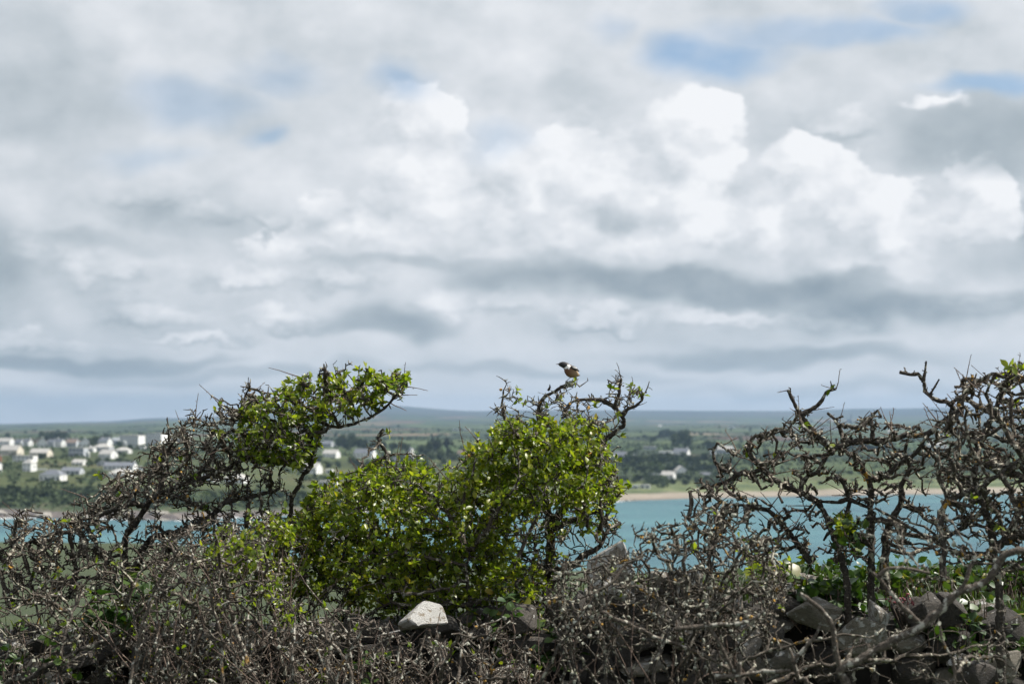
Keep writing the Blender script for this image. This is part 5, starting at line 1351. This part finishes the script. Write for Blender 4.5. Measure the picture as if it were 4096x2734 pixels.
shrub('bare_thorn_shrub', 'bare crooked thorn shrub with open branches against the bay on the right', 'shrub', RIGHT_LIMBS, [
    ([(1600, 1110), (1650, 1060), (1700, 1010), (1760, 990), (1830, 950), (1900, 990), (2000, 940), (2080, 980), (2150, 960), (2160, 1060), (2080, 1130), (2000, 1160), (1900, 1120), (1800, 1130), (1700, 1180), (1620, 1160)], 950, R, 0.4),
    ([(1560, 1200), (1640, 1150), (1800, 1160), (2000, 1180), (2150, 1150), (2200, 1260), (2000, 1280), (1800, 1270), (1600, 1280)], 520, R, 0.35)],
    seed=37, rand_shoots=150, leafy=lambda P: np.where(R_leaf(P), 0.5, 0.004), lichen=0.25, single=12, spur=(0.032, (0.010, 0.042), (0.003, 0.0058)), r0=0.0060, rmax=0.016, kill=0.06, step=0.04, per=4, tint=(0.2, 1.0),
    shoots=[(3345, 1555, R, 0.35, 1, 0.09), (3215, 1600, R, -0.2, 1, 0.05), (3150, 1575, R, -1, -0.05, 0.05)])

# --- dense twiggy thorn at the right edge
R2 = 7.0
EDGE_LIMBS = [
    (0.028, 0.010, [(4010, 3500, R2), (4000, 2500, R2), (3980, 2200, R2), (3940, 2030, R2), (3900, 1900, R2), (3920, 1780, R2), (3960, 1680, R2), (4010, 1560, R2)]),
    (0.018, 0.006, [(3980, 2200, R2), (4060, 2080, R2), (4120, 1950, R2), (4180, 1800, R2), (4150, 1650, R2)]),
    (0.014, 0.005, [(3940, 2030, R2), (3850, 2100, R2), (3780, 2150, R2), (3720, 2120, R2)]),
    (0.014, 0.006, [(3840, 2020, R2 - .4), (3790, 2000, R2 - .4), (3880, 1960, R2 - .4), (3950, 1930, R2 - .4), (4050, 1850, R2 - .4), (4120, 1790, R2 - .4)]),
    (0.015, 0.008, [(3775, 2320, R2 - .4), (3780, 2200, R2 - .4), (3768, 2080, R2 - .4), (3790, 2000, R2 - .4)]),
    (0.011, 0.004, [(3920, 1780, R2), (3850, 1720, R2), (3830, 1650, R2), (3855, 1580, R2), (3850, 1520, R2)]),
    (0.012, 0.005, [(3980, 2200, R2), (3870, 2220, R2), (3760, 2180, R2), (3660, 2120, R2), (3560, 2060, R2), (3500, 2030, R2)]),
]
E_leaf = inpoly([(2300, 830), (2360, 820), (2360, 900), (2310, 880)])
shrub('twiggy_thorn_shrub', 'dense twiggy grey thorn shrub filling the right edge', 'shrub', EDGE_LIMBS, [
    ([(2140, 1000), (2190, 900), (2210, 865), (2260, 850), (2360, 835), (2500, 820), (2500, 1200), (2360, 1240), (2250, 1230), (2170, 1160), (2130, 1080)], 1900, R2, 0.5),
    ([(2140, 1180), (2360, 1180), (2500, 1260), (2360, 1330), (2150, 1290)], 260, R2, 0.3)],
    seed=41, rand_shoots=110, leafy=lambda P: np.where(E_leaf(P), 0.10, 0.003), lichen=0.3, single=20, spur=(0.028, (0.010, 0.045), (0.0028, 0.0054)), r0=0.0054, rmax=0.016, kill=0.052, step=0.038, tint=(0.2, 1.0),
    shoots=[(4000, 1560, R2, -0.9, 0.45, 0.16), (4080, 1500, R2, 0.1, 1, 0.1), (3960, 1560, R2, -0.8, 0.2, 0.1)])

# --- thickets of dead and bare stems in front of the bank
def ground_row(Y): return HZ + 1.72 / Y * F
def thicket(name, label, outline, n, Y, dY, stems, seed, m=None, r0=0.0036, spur=(0.026, (0.012, 0.05), (0.0022, 0.0042)), lichen=0.15, leafy=None, single=0, straight=None, extra=(), rb=(0.006, 0.015)):
    rng = np.random.default_rng(seed); q = np.asarray(outline, float) * K; limbs = list(extra)
    for i in range(stems):
        while True:
            x, y = rng.uniform(q[:, 0].min(), q[:, 0].max()), rng.uniform(q[:, 1].min(), q[:, 1].max())
            if inside(q, np.array([x]), np.array([y]))[0]: break
        d = Y + rng.uniform(-dY, dY); gx = x + rng.normal() * 260; gr = ground_row(d)
        rr = rng.uniform(*rb)
        limbs.append((rr, rr * 0.4, [(gx, gr, d), (gx + rng.normal() * 60, gr * 0.6 + y * 0.4, d + rng.normal() * 0.08), (x * 0.7 + gx * 0.3 + rng.normal() * 60, gr * 0.25 + y * 0.75, d + rng.normal() * 0.08), (x, y, d + rng.normal() * 0.05)]))
    shoots = []
    if straight:
        for i in range(straight):
            x = rng.uniform(q[:, 0].min(), q[:, 0].max()); d = Y + rng.uniform(-dY, dY)
            top = rng.uniform(q[:, 1].min() + 30, max(2560, q[:, 1].min() + 200)); ln = rng.uniform(0.25, 0.7); a = rng.normal() * 0.5
            shoots.append((x, top + ln / d * F, d, a, 1.0, ln))
    return shrub(name, label, 'shrub', limbs, [(outline, n, Y, dY)], seed, r0=r0, rmax=0.012, m_bark=M_BARK if m is None else m, m_twig=m or M_TWIG, spur=spur, kill=0.055, reach=0.5,
                 lichen=lichen, leafy=leafy, single=single, shoots=shoots, knob=0.12, leaf_size=(0.014, 0.036), per=3, tint=(0.0, 0.8))
B_leaf = inpoly([(470, 1210), (560, 1170), (680, 1150), (740, 1300), (770, 1420), (640, 1440), (540, 1370)])
thicket('thorn_thicket', 'tangle of grey thorn stems in the bottom left corner', [(0, 1370), (100, 1320), (220, 1290), (330, 1270), (450, 1250), (560, 1300), (560, 1600), (-60, 1600), (-60, 1380)], 1250, 7.3, 0.5, 34, 51, lichen=0.2, leafy=lambda P: np.full(len(P), 0.03), straight=10, rb=(0.007, 0.014), extra=[(0.019, 0.008, [(-120, 3500, 6.9), (0, 2790, 6.9), (110, 2710, 6.9), (221, 2651, 6.9), (340, 2591, 6.9), (405, 2574, 6.9), (480, 2530, 6.9)])])
thicket('bramble_thicket', 'thicket of thin dead grey stems below the left end of the leafy shrub', [(330, 1250), (430, 1200), (540, 1170), (620, 1190), (660, 1290), (700, 1390), (760, 1470), (760, 1600), (330, 1600)], 1050, 7.0, 0.5, 40, 53, m=M_DEAD, lichen=0.1, single=60, leafy=lambda P: np.where(B_leaf(P), 0.34, 0.03), straight=60, extra=[(0.009, 0.005, [(900, 3500, 6.7), (890, 2650, 6.7), (877, 2523, 6.7), (851, 2421, 6.7), (817, 2345, 6.7), (731, 2328, 6.7), (690, 2350, 6.7)])])
thicket('dead_bramble', 'low dead brambles in front of the white shouldered stone', [(650, 1420), (800, 1395), (900, 1430), (1030, 1440), (1150, 1415), (1230, 1460), (1260, 1600), (650, 1600)], 850, 6.8, 0.4, 34, 55, m=M_DEAD, lichen=0.1, leafy=lambda P: np.full(len(P), 0.02), straight=70)
thicket('knobbly_thicket', 'knobbly blurred grey thicket below the standing stone', [(1230, 1330), (1300, 1270), (1360, 1290), (1450, 1240), (1490, 1190), (1540, 1200), (1620, 1150), (1700, 1180), (1790, 1240), (1830, 1340), (1790, 1450), (1600, 1470), (1400, 1480), (1260, 1470)], 1300, 6.3, 0.5, 26, 57, lichen=0.3, spur=(0.02, (0.012, 0.045), (0.0023, 0.004)), r0=0.0034,
        leafy=lambda P: np.full(len(P), 0.005), straight=24, rb=(0.007, 0.013))
D = 5.3
FORE = [
    (0.017, 0.011, [(3400, 3900, D), (3390, 2950, D), (3385, 2734, D), (3360, 2670, D), (3462, 2624, D), (3572, 2564, D), (3683, 2509, D), (3766, 2437, D), (3837, 2365, D), (3948, 2321, D), (4003, 2238, D), (4047, 2205, D), (4200, 2190, D)]),
    (0.011, 0.006, [(3360, 2665, D), (3346, 2580, D), (3330, 2503, D), (3290, 2440, D), (3200, 2370, D)]),
    (0.007, 0.004, [(3837, 2365, D), (3865, 2310, D), (3903, 2222, D)]),
    (0.008, 0.005, [(3680, 2490, D), (3617, 2431, D), (3561, 2371, D), (3512, 2304, D), (3490, 2288, D)]),
    (0.007, 0.004, [(3512, 2304, D), (3567, 2266, D), (3650, 2277, D), (3720, 2290, D)]),
    (0.010, 0.006, [(2965, 3900, D), (2960, 2734, D), (2949, 2702, D), (2899, 2613, D), (2855, 2531, D), (2830, 2480, D)]),
    (0.008, 0.005, [(2700, 2515, D), (2800, 2503, D), (2910, 2492, D), (2988, 2487, D), (3060, 2440, D)]),
    (0.008, 0.005, [(2860, 2705, D), (2943, 2702, D), (3048, 2685, D), (3159, 2680, D)]),
    (0.012, 0.006, [(3240, 3900, D), (3230, 2800, D), (3205, 2729, D), (3165, 2630, D), (3153, 2591, D)]), (0.007, 0.004, [(3170, 2640, D), (3220, 2586, D), (3263, 2536, D), (3280, 2500, D)]),
    (0.008, 0.004, [(3790, 3900, D), (3820, 2760, D), (3810, 2640, D), (3770, 2560, D), (3760, 2500, D)]),
    (0.009, 0.005, [(2400, 2440, 6.0), (2572, 2523, 6.0), (2751, 2591, 6.0), (2921, 2677, 6.0), (2990, 2760, 6.0)]),
]
shrub('fore_thorn', 'thick blurred grey thorn branch sweeping up to the right, nearest the camera', 'shrub', FORE, [
    ([(1560, 1400), (1800, 1400), (2060, 1400), (2349, 1380), (2349, 1600), (1600, 1600)], 220, 6.2, 0.5), ([(1950, 1180), (2200, 1160), (2349, 1250), (2250, 1330), (2050, 1330)], 70, 5.7, 0.3)],
    seed=61, wob=0.0025, m_bark=M_DEAD, m_twig=M_TWIG, lichen=0.12, spur=(0.05, (0.012, 0.04), (0.0016, 0.0028)), kill=0.07, reach=0.5)

# ------------------------------------------------------------------ weeds, grass and ivy on the bank
M_GRASS = leaf_mat('bank_grass', (0.018, 0.036, 0.008), (0.04, 0.075, 0.015), (0.085, 0.11, 0.022), 0.45, 0.3)
def build_grass():
    r = np.random.default_rng(71); V, T, tn = [], [], []
    spots = []
    for i in range(620):
        px = r.choice([r.uniform(3180, 4150), r.uniform(2250, 3200), r.uniform(-50, 2250)], p=[0.62, 0.2, 0.18]); y = r.uniform(7.85, 8.9)
        x = (px - 2048) / F * y; spots.append((x, y, float(bank_top(np.array(x))) - (0.02 if y < 8.6 else 0.25)))
    for (x, y, z) in spots:
        for j in range(r.integers(2, 7)):
            L = r.uniform(0.04, 0.15); a = r.uniform(0, 6.28); ln = r.uniform(0.1, 0.7); w = r.uniform(0.0025, 0.006)
            dx, dy = math.cos(a) * ln, math.sin(a) * ln; sx, sy = -math.sin(a) * w, math.cos(a) * w
            bx, by = x + r.normal() * 0.03, y + r.normal() * 0.03; n = len(V)
            for t in (0, 0.4, 0.75):
                zz = L * t * (1 - 0.25 * t * ln); k = 1 - 0.6 * t
                V.append((bx + dx * L * t * t - sx * k, by + dy * L * t * t - sy * k, z + zz)); V.append((bx + dx * L * t * t + sx * k, by + dy * L * t * t + sy * k, z + zz))
            V.append((bx + dx * L, by + dy * L, z + L * (1 - 0.3 * ln)))
            T += [(n, n + 1, n + 3), (n, n + 3, n + 2), (n + 2, n + 3, n + 5), (n + 2, n + 5, n + 4), (n + 4, n + 5, n + 6)]
            tn += [r.random()] * 7
    o = npmesh('grass', np.array(V), np.array(T), M_GRASS)
    a = o.data.attributes.new('tint', 'FLOAT', 'POINT'); a.data.foreach_set('value', np.array(tn, np.float32))
    tag(o, 'rough grass growing along the top of the stone bank', 'grass', None, 'stuff')
build_grass()

def weed(name, label, cat, spots, n, size, seed, m=None, single=40, spread=(70, 45), wide=1.5, stem=0.12, sun=0.9):
    """broad leaved plants: stems with leaves round given photo positions"""
    rng = np.random.default_rng(seed); base = at(*spots[0]); root = empty(name, tuple(base)); tag(root, label, cat)
    bpy.context.view_layer.update()
    w = Wood(); P, Dv = [], []
    for i in range(n):
        px, py, Y = spots[rng.integers(len(spots))]
        p = at(px + rng.normal() * spread[0], py + rng.normal() * spread[1], Y + rng.normal() * 0.12)
        b0 = p - np.array((rng.normal() * 0.03, rng.normal() * 0.03, stem))
        w.add(np.array([b0, (b0 + p) / 2 + rng.normal(size=3) * 0.01, p]) - base, np.array((0.003, 0.0024, 0.0018)))
        for j in range(rng.integers(2, 5)):
            P.append(p + rng.normal(size=3) * 0.012); v = rng.normal(size=3); v[2] = abs(v[2]) * 0.4; Dv.append(v)
    o = w.build('stems', M_SHOOT, root, k=4); o['kind'] = 'stuff'
    add_leaves(root, np.array(P) - base, np.array(Dv), rng, m or M_IVY, size, single, wide=wide, sun_bias=sun, tint=(0.1, 1.0))
    return root
weed('broadleaf_weed', 'glossy broad leaved green plant on the bank top above the rounded grey stone', 'plant', [(3220, 2370, 7.75), (3330, 2390, 7.75), (3420, 2370, 7.8)], 110, (0.04, 0.085), 81, single=60)
weed('broadleaf_weed', 'dark green weeds under the diagonal branch on the right end of the bank', 'plant', [(3700, 2480, 7.8), (3820, 2540, 7.7), (3950, 2470, 7.8), (4040, 2540, 7.7), (3900, 2600, 7.6)], 190, (0.03, 0.07), 82, single=40, spread=(90, 60))
weed('broadleaf_weed', 'pale green rosettes between the leaning slabs and the grey stone', 'plant', [(3060, 2270, 7.9), (3150, 2340, 7.8), (3020, 2230, 7.95)], 40, (0.03, 0.055), 83, m=M_LEAF, single=20, spread=(50, 40))
weed('broadleaf_weed', 'dark green weeds along the bank top behind the right thorn', 'plant', [(3150, 2300, 8.3), (3350, 2310, 8.3), (3550, 2310, 8.3), (3750, 2310, 8.3), (3950, 2310, 8.3), (4080, 2310, 8.3)], 520, (0.025, 0.06), 89, single=40, spread=(80, 26), stem=0.16, sun=0.4)
weed('ivy', 'dark green ivy leaves among the grey stems on the left of the bank', 'ivy', [(420, 2430, 7.5), (520, 2380, 7.6), (440, 2500, 7.4)], 34, (0.05, 0.10), 84, single=30, spread=(60, 40), wide=1.9)
weed('ivy', 'small glossy ivy clump on a bare limb of the right thorn', 'ivy', [(3395, 2120, 7.4), (3410, 2150, 7.4)], 26, (0.03, 0.055), 85, single=24, spread=(30, 34), wide=1.7, stem=0.05)
weed('ivy', 'ivy leaves hanging below the leafy shrub beside its dark hollow', 'ivy', [(2050, 2420, 7.9), (2150, 2480, 7.8), (2080, 2600, 7.7), (2180, 2620, 7.7), (1950, 2480, 7.8)], 150, (0.03, 0.06), 86, single=40, spread=(70, 60), wide=1.4)
weed('broadleaf_weed', 'few bright leaves low among dead brambles at the bottom edge', 'plant', [(1480, 2700, 6.9), (1440, 2620, 7.0), (2000, 2500, 7.2)], 12, (0.03, 0.055), 87, single=24, spread=(60, 50))
weed('broadleaf_weed', 'few bright leaves at the bottom left corner', 'plant', [(60, 2660, 7.0), (230, 2600, 7.0), (120, 2700, 6.9)], 18, (0.03, 0.05), 88, single=24, spread=(70, 50))
def build_flower():
    p = at(3640, 2400, 7.6); e = empty('red_flower', tuple(p)); tag(e, 'pink red flower spikes on the bank under the diagonal branch', 'flower'); rng = np.random.default_rng(5)
    w = Wood(); pts = []
    for i in range(5):
        q = np.array((rng.normal() * 0.045, rng.normal() * 0.03, rng.uniform(-0.02, 0.03))); w.add(np.array([q * 0.3 - (0, 0, 0.15), q * 0.8 - (0, 0, 0.05), q]), 0.002)
        pts += [q + rng.normal(size=3) * 0.012 for j in range(6)]
    w.build('stems', M_SHOOT, e, k=4)
    tufts('petals', np.array(pts), rng, (0.004, 0.009), plain('pink_petals', (0.22, 0.05, 0.06), 0.6, 0.3, 60.0), e)
build_flower()

# ------------------------------------------------------------------ the stonechat on its perch
def build_bird():
    S = 8.3 / F; FX, FY = 2280.0, 1522.0
    fp = at(FX, FY, 8.3)
    e = empty('small_bird', tuple(fp)); tag(e, 'small black headed bird with white neck patch and chestnut breast perched on the top twig', 'bird')
    W = lambda px, py, y=0.0: np.array(((px - FX) * S, y * S, (FY - py) * S))
    st = [(2233.5, 1456, 1.5, 1.5), (2236, 1456, 5.5, 5), (2242, 1456.5, 9, 8), (2250, 1457.5, 12, 10.5), (2259, 1460.5, 14.2, 12.5), (2266, 1466, 16.5, 15), (2271, 1474, 20.5, 18.5), (2277, 1481, 24, 21), (2285, 1486.5, 24, 21), (2294, 1490, 20.5, 18.5), (2302, 1493, 16, 15), (2309, 1496.5, 10.5, 10), (2315, 1499.5, 5, 5), (2318, 1501, 1.5, 1.5)]
    st = np.array(st, float); t = np.linspace(0, len(st) - 1, 46); stt = np.stack([np.interp(t, np.arange(len(st)), st[:, i]) for i in range(4)], 1)
    ker = np.array([0.25, 0.5, 0.25])
    for q in range(2):
        for i in range(4): stt[1:-1, i] = np.convolve(stt[:, i], ker, 'valid')
    k = 28; V, Fc, mi = [], [], []
    for i, (x, y, rv, rw) in enumerate(stt):
        a = stt[max(0, i - 1), :2]; c = stt[min(len(stt) - 1, i + 1), :2]; tv = c - a; tv = tv / np.linalg.norm(tv); tv = np.array((tv[0], tv[1] * 0.55)); tv /= np.linalg.norm(tv)
        nv = np.array((tv[1], -tv[0]))                       # perpendicular, pointing up in the picture
        for j in range(k):
            an = 2 * math.pi * j / k
            V.append(W(x + nv[0] * rv * math.sin(an), y + nv[1] * rv * math.sin(an), rw * math.cos(an)))
    head = [(2220, 1435), (2282, 1435), (2280, 1457), (2270, 1463), (2261, 1468), (2254, 1471), (2257, 1477), (2244, 1477), (2225, 1462)]
    white = [(2273, 1457), (2281, 1462), (2281, 1470), (2276, 1477), (2270, 1472), (2262, 1476), (2254, 1472), (2262, 1467)]
    back = [(2278, 1450), (2330, 1450), (2330, 1488), (2312, 1486), (2296, 1478), (2284, 1472), (2281, 1463)]
    for i in range(len(stt) - 1):
        for j in range(k):
            f = [i * k + j, i * k + (j + 1) % k, (i + 1) * k + (j + 1) % k, (i + 1) * k + j]; Fc.append(f)
            c = np.mean([V[q] for q in f], 0); px = np.array([FX + c[0] / S]); py = np.array([FY - c[2] / S])
            m = 2
            if inside(back, px, py)[0]: m = 3
            if inside(head, px, py)[0]: m = 0
            if inside(white, px, py)[0]: m = 1
            mi.append(m)
    M_BLACK = plain('black_feathers', (0.016, 0.015, 0.017), 0.55, 0.4, 240.0)
    M_WF = plain('white_feathers', (0.80, 0.79, 0.76), 0.7, 0.06, 200.0)
    M_BROWNF = plain('dark_brown_feathers', (0.048, 0.036, 0.030), 0.6, 0.5, 260.0)
    def breast(b, bs, out):
        co = b.node('ShaderNodeTexCoord').outputs['Object']; sp = b.node('ShaderNodeSeparateXYZ'); b.put(sp.inputs[0], co)
        u = b.m('ADD', sp.outputs[0], b.m('MULTIPLY', sp.outputs[2], -0.5)); u = b.m('MULTIPLY_ADD', b.noise(co, 160.0, 4, 0.6), 0.02, u)
        b.put(bs.inputs['Base Color'], b.ramp(b.lin(u, -0.062, 0.028), [(0.0, (0.085, 0.032, 0.017)), (0.45, (0.145, 0.068, 0.034)), (1.0, (0.36, 0.25, 0.14))]))
    M_CHEST = mat('chestnut_breast', breast, 0.75)
    bod = pymesh('body', V, Fc, None, e, True, [M_BLACK, M_WF, M_CHEST, M_BROWNF], mi)
    # beak
    V, Fc = [], []
    for (px, py, r) in ((2237, 1455.8, 3.2), (2232, 1455.6, 2.2), (2227, 1455.6, 1.3), (2223.2, 1456.2, 0.25)):
        V += [W(px, py - r * 0.8 * math.sin(a), r * math.cos(a)) for a in np.linspace(0, 2 * math.pi, 9)[:-1]]
    for i in range(3): Fc += [[i * 8 + j, i * 8 + (j + 1) % 8, i * 8 + 8 + (j + 1) % 8, i * 8 + 8 + j] for j in range(8)]
    pymesh('beak', V, Fc, plain('horn', (0.02, 0.019, 0.02), 0.35, 0.1, 100.0), e, True)
    M_EYE = plain('eye', (0.01, 0.008, 0.007), 0.08, 0.1, 10.0, 0.6)
    for s in (-1, 1):
        bm = bmesh.new(); bmesh.ops.create_uvsphere(bm, u_segments=10, v_segments=8, radius=1.5 * S); me = bpy.data.meshes.new('eye'); bm.to_mesh(me); bm.free(); me.materials.append(M_EYE)
        link('eye', me, e, tuple(W(2246, 1453, s * 8.6)))
    # wings: folded, slightly raised blades of overlapping feathers
    wing = np.array([(2279, 1469), (2285, 1464), (2293, 1463.5), (2301, 1466), (2308, 1471.5), (2314, 1479), (2318.3, 1485), (2312, 1485), (2306, 1483), (2298, 1480.5), (2290, 1477), (2283, 1473.5)])
    bar = np.array([(2288, 1467), (2294, 1467.5), (2301, 1469), (2306.5, 1471), (2307.5, 1475), (2303, 1475), (2297, 1472.8), (2291, 1470.2)])
    def blade(name, poly, off, m, par, s, bulge):
        c = poly.mean(0); n = len(poly); V, Fc = [], []
        tr = lambda p, z: W(p[0], p[1], s * z)
        wd = lambda p: float(np.interp(p[0], [2279, 2290, 2300, 2310, 2319], [17.5, 19.5, 17.5, 13.0, 9.0])) + off
        for p in poly: V.append(tr(p, wd(p)))
        for p in poly: V.append(tr(c + (p - c) * 0.55, wd(c + (p - c) * 0.55) + bulge))
        V.append(tr(c, wd(c) + bulge * 1.1))
        for p in poly: V.append(tr(p, wd(p) - 2.5))
        for i in range(n):
            j = (i + 1) % n; Fc += [[i, j, n + j, n + i], [n + i, n + j, 2 * n], [2 * n + 1 + i, 2 * n + 1 + j, j, i]]
        return pymesh(name, V, Fc, m, par, True)
    for s in (-1, 1):
        w = blade('wing', wing, 0.0, M_BROWNF, e, s, 2.2); blade('wing_bar', bar, 2.6, M_WF, w, s, 0.6)
    # tail
    V = [W(2308, 1496, -4), W(2308, 1496, 4), W(2322, 1500.5, -3.4), W(2322, 1500.5, 3.4), W(2308, 1502, -4), W(2308, 1502, 4), W(2318, 1503, -3), W(2318, 1503, 3)]
    pymesh('tail', V, [[0, 1, 3, 2], [4, 6, 7, 5], [0, 2, 6, 4], [1, 5, 7, 3], [2, 3, 7, 6], [0, 4, 5, 1]], M_BROWNF, e)
    M_LEG = plain('dark_legs', (0.018, 0.016, 0.016), 0.5, 0.2, 100.0)
    for (pts, y) in (([(2284, 1506, 0), (2279, 1512, 0), (2271, 1518.5, 0), (2268.5, 1521.5, 0)], -7), ([(2301, 1504, 0), (2296, 1511, 0), (2291, 1517, 0), (2290.5, 1521.5, 0)], 5)):
        w = Wood(); w.add(np.array([W(a, b_, y) for a, b_, c in pts]), np.array((2.0, 1.25, 1.1, 1.2)) * S); lg = w.build('leg', M_LEG, e, k=6, knob=0.0)
        w = Wood(); fx, fy = pts[-1][0], pts[-1][1]
        for (dx, dy) in ((-5, -2.5), (-6, 0.5), (-4.5, 3.0), (4.5, 0.3)):
            w.add(np.array([W(fx, fy, y), W(fx + dx * 0.6, fy + 0.2, y + dy * 0.6), W(fx + dx, fy + 2.2, y + dy)]), np.array((1.1, 0.9, 0.35)) * S)
        w.build('foot', M_LEG, lg, k=5, knob=0.0)
build_bird()
# the crusty knot the bird grips
def build_perch():
    rng = np.random.default_rng(91); root = HEDGE[0]; ofs = HEDGE[1]
    pts = []
    for i in range(90):
        px = rng.uniform(2264, 2292); py = rng.uniform(1525, 1546); pts.append(at(px, py, 8.3 + rng.normal() * 0.008))
    tufts('lichen', np.array(pts) - ofs, rng, (0.003, 0.007), M_LICHEN, root)
    w = Wood()
    for a in ([(2262, 1540), (2270, 1530), (2280, 1526), (2292, 1527)], [(2270, 1536), (2285, 1541), (2300, 1535)], [(2268, 1538), (2280, 1544), (2292, 1548)], [(2192, 1562), (2200, 1548), (2199, 1536)], [(2235, 1556), (2240, 1548), (2243, 1540)]):
        w.add(np.array([at(x, y, 8.3) for x, y in a]) - ofs, np.linspace(0.0075, 0.003, len(a)))
    w.build('perch_knot', M_BARK, root, k=8, knob=0.2)
build_perch()
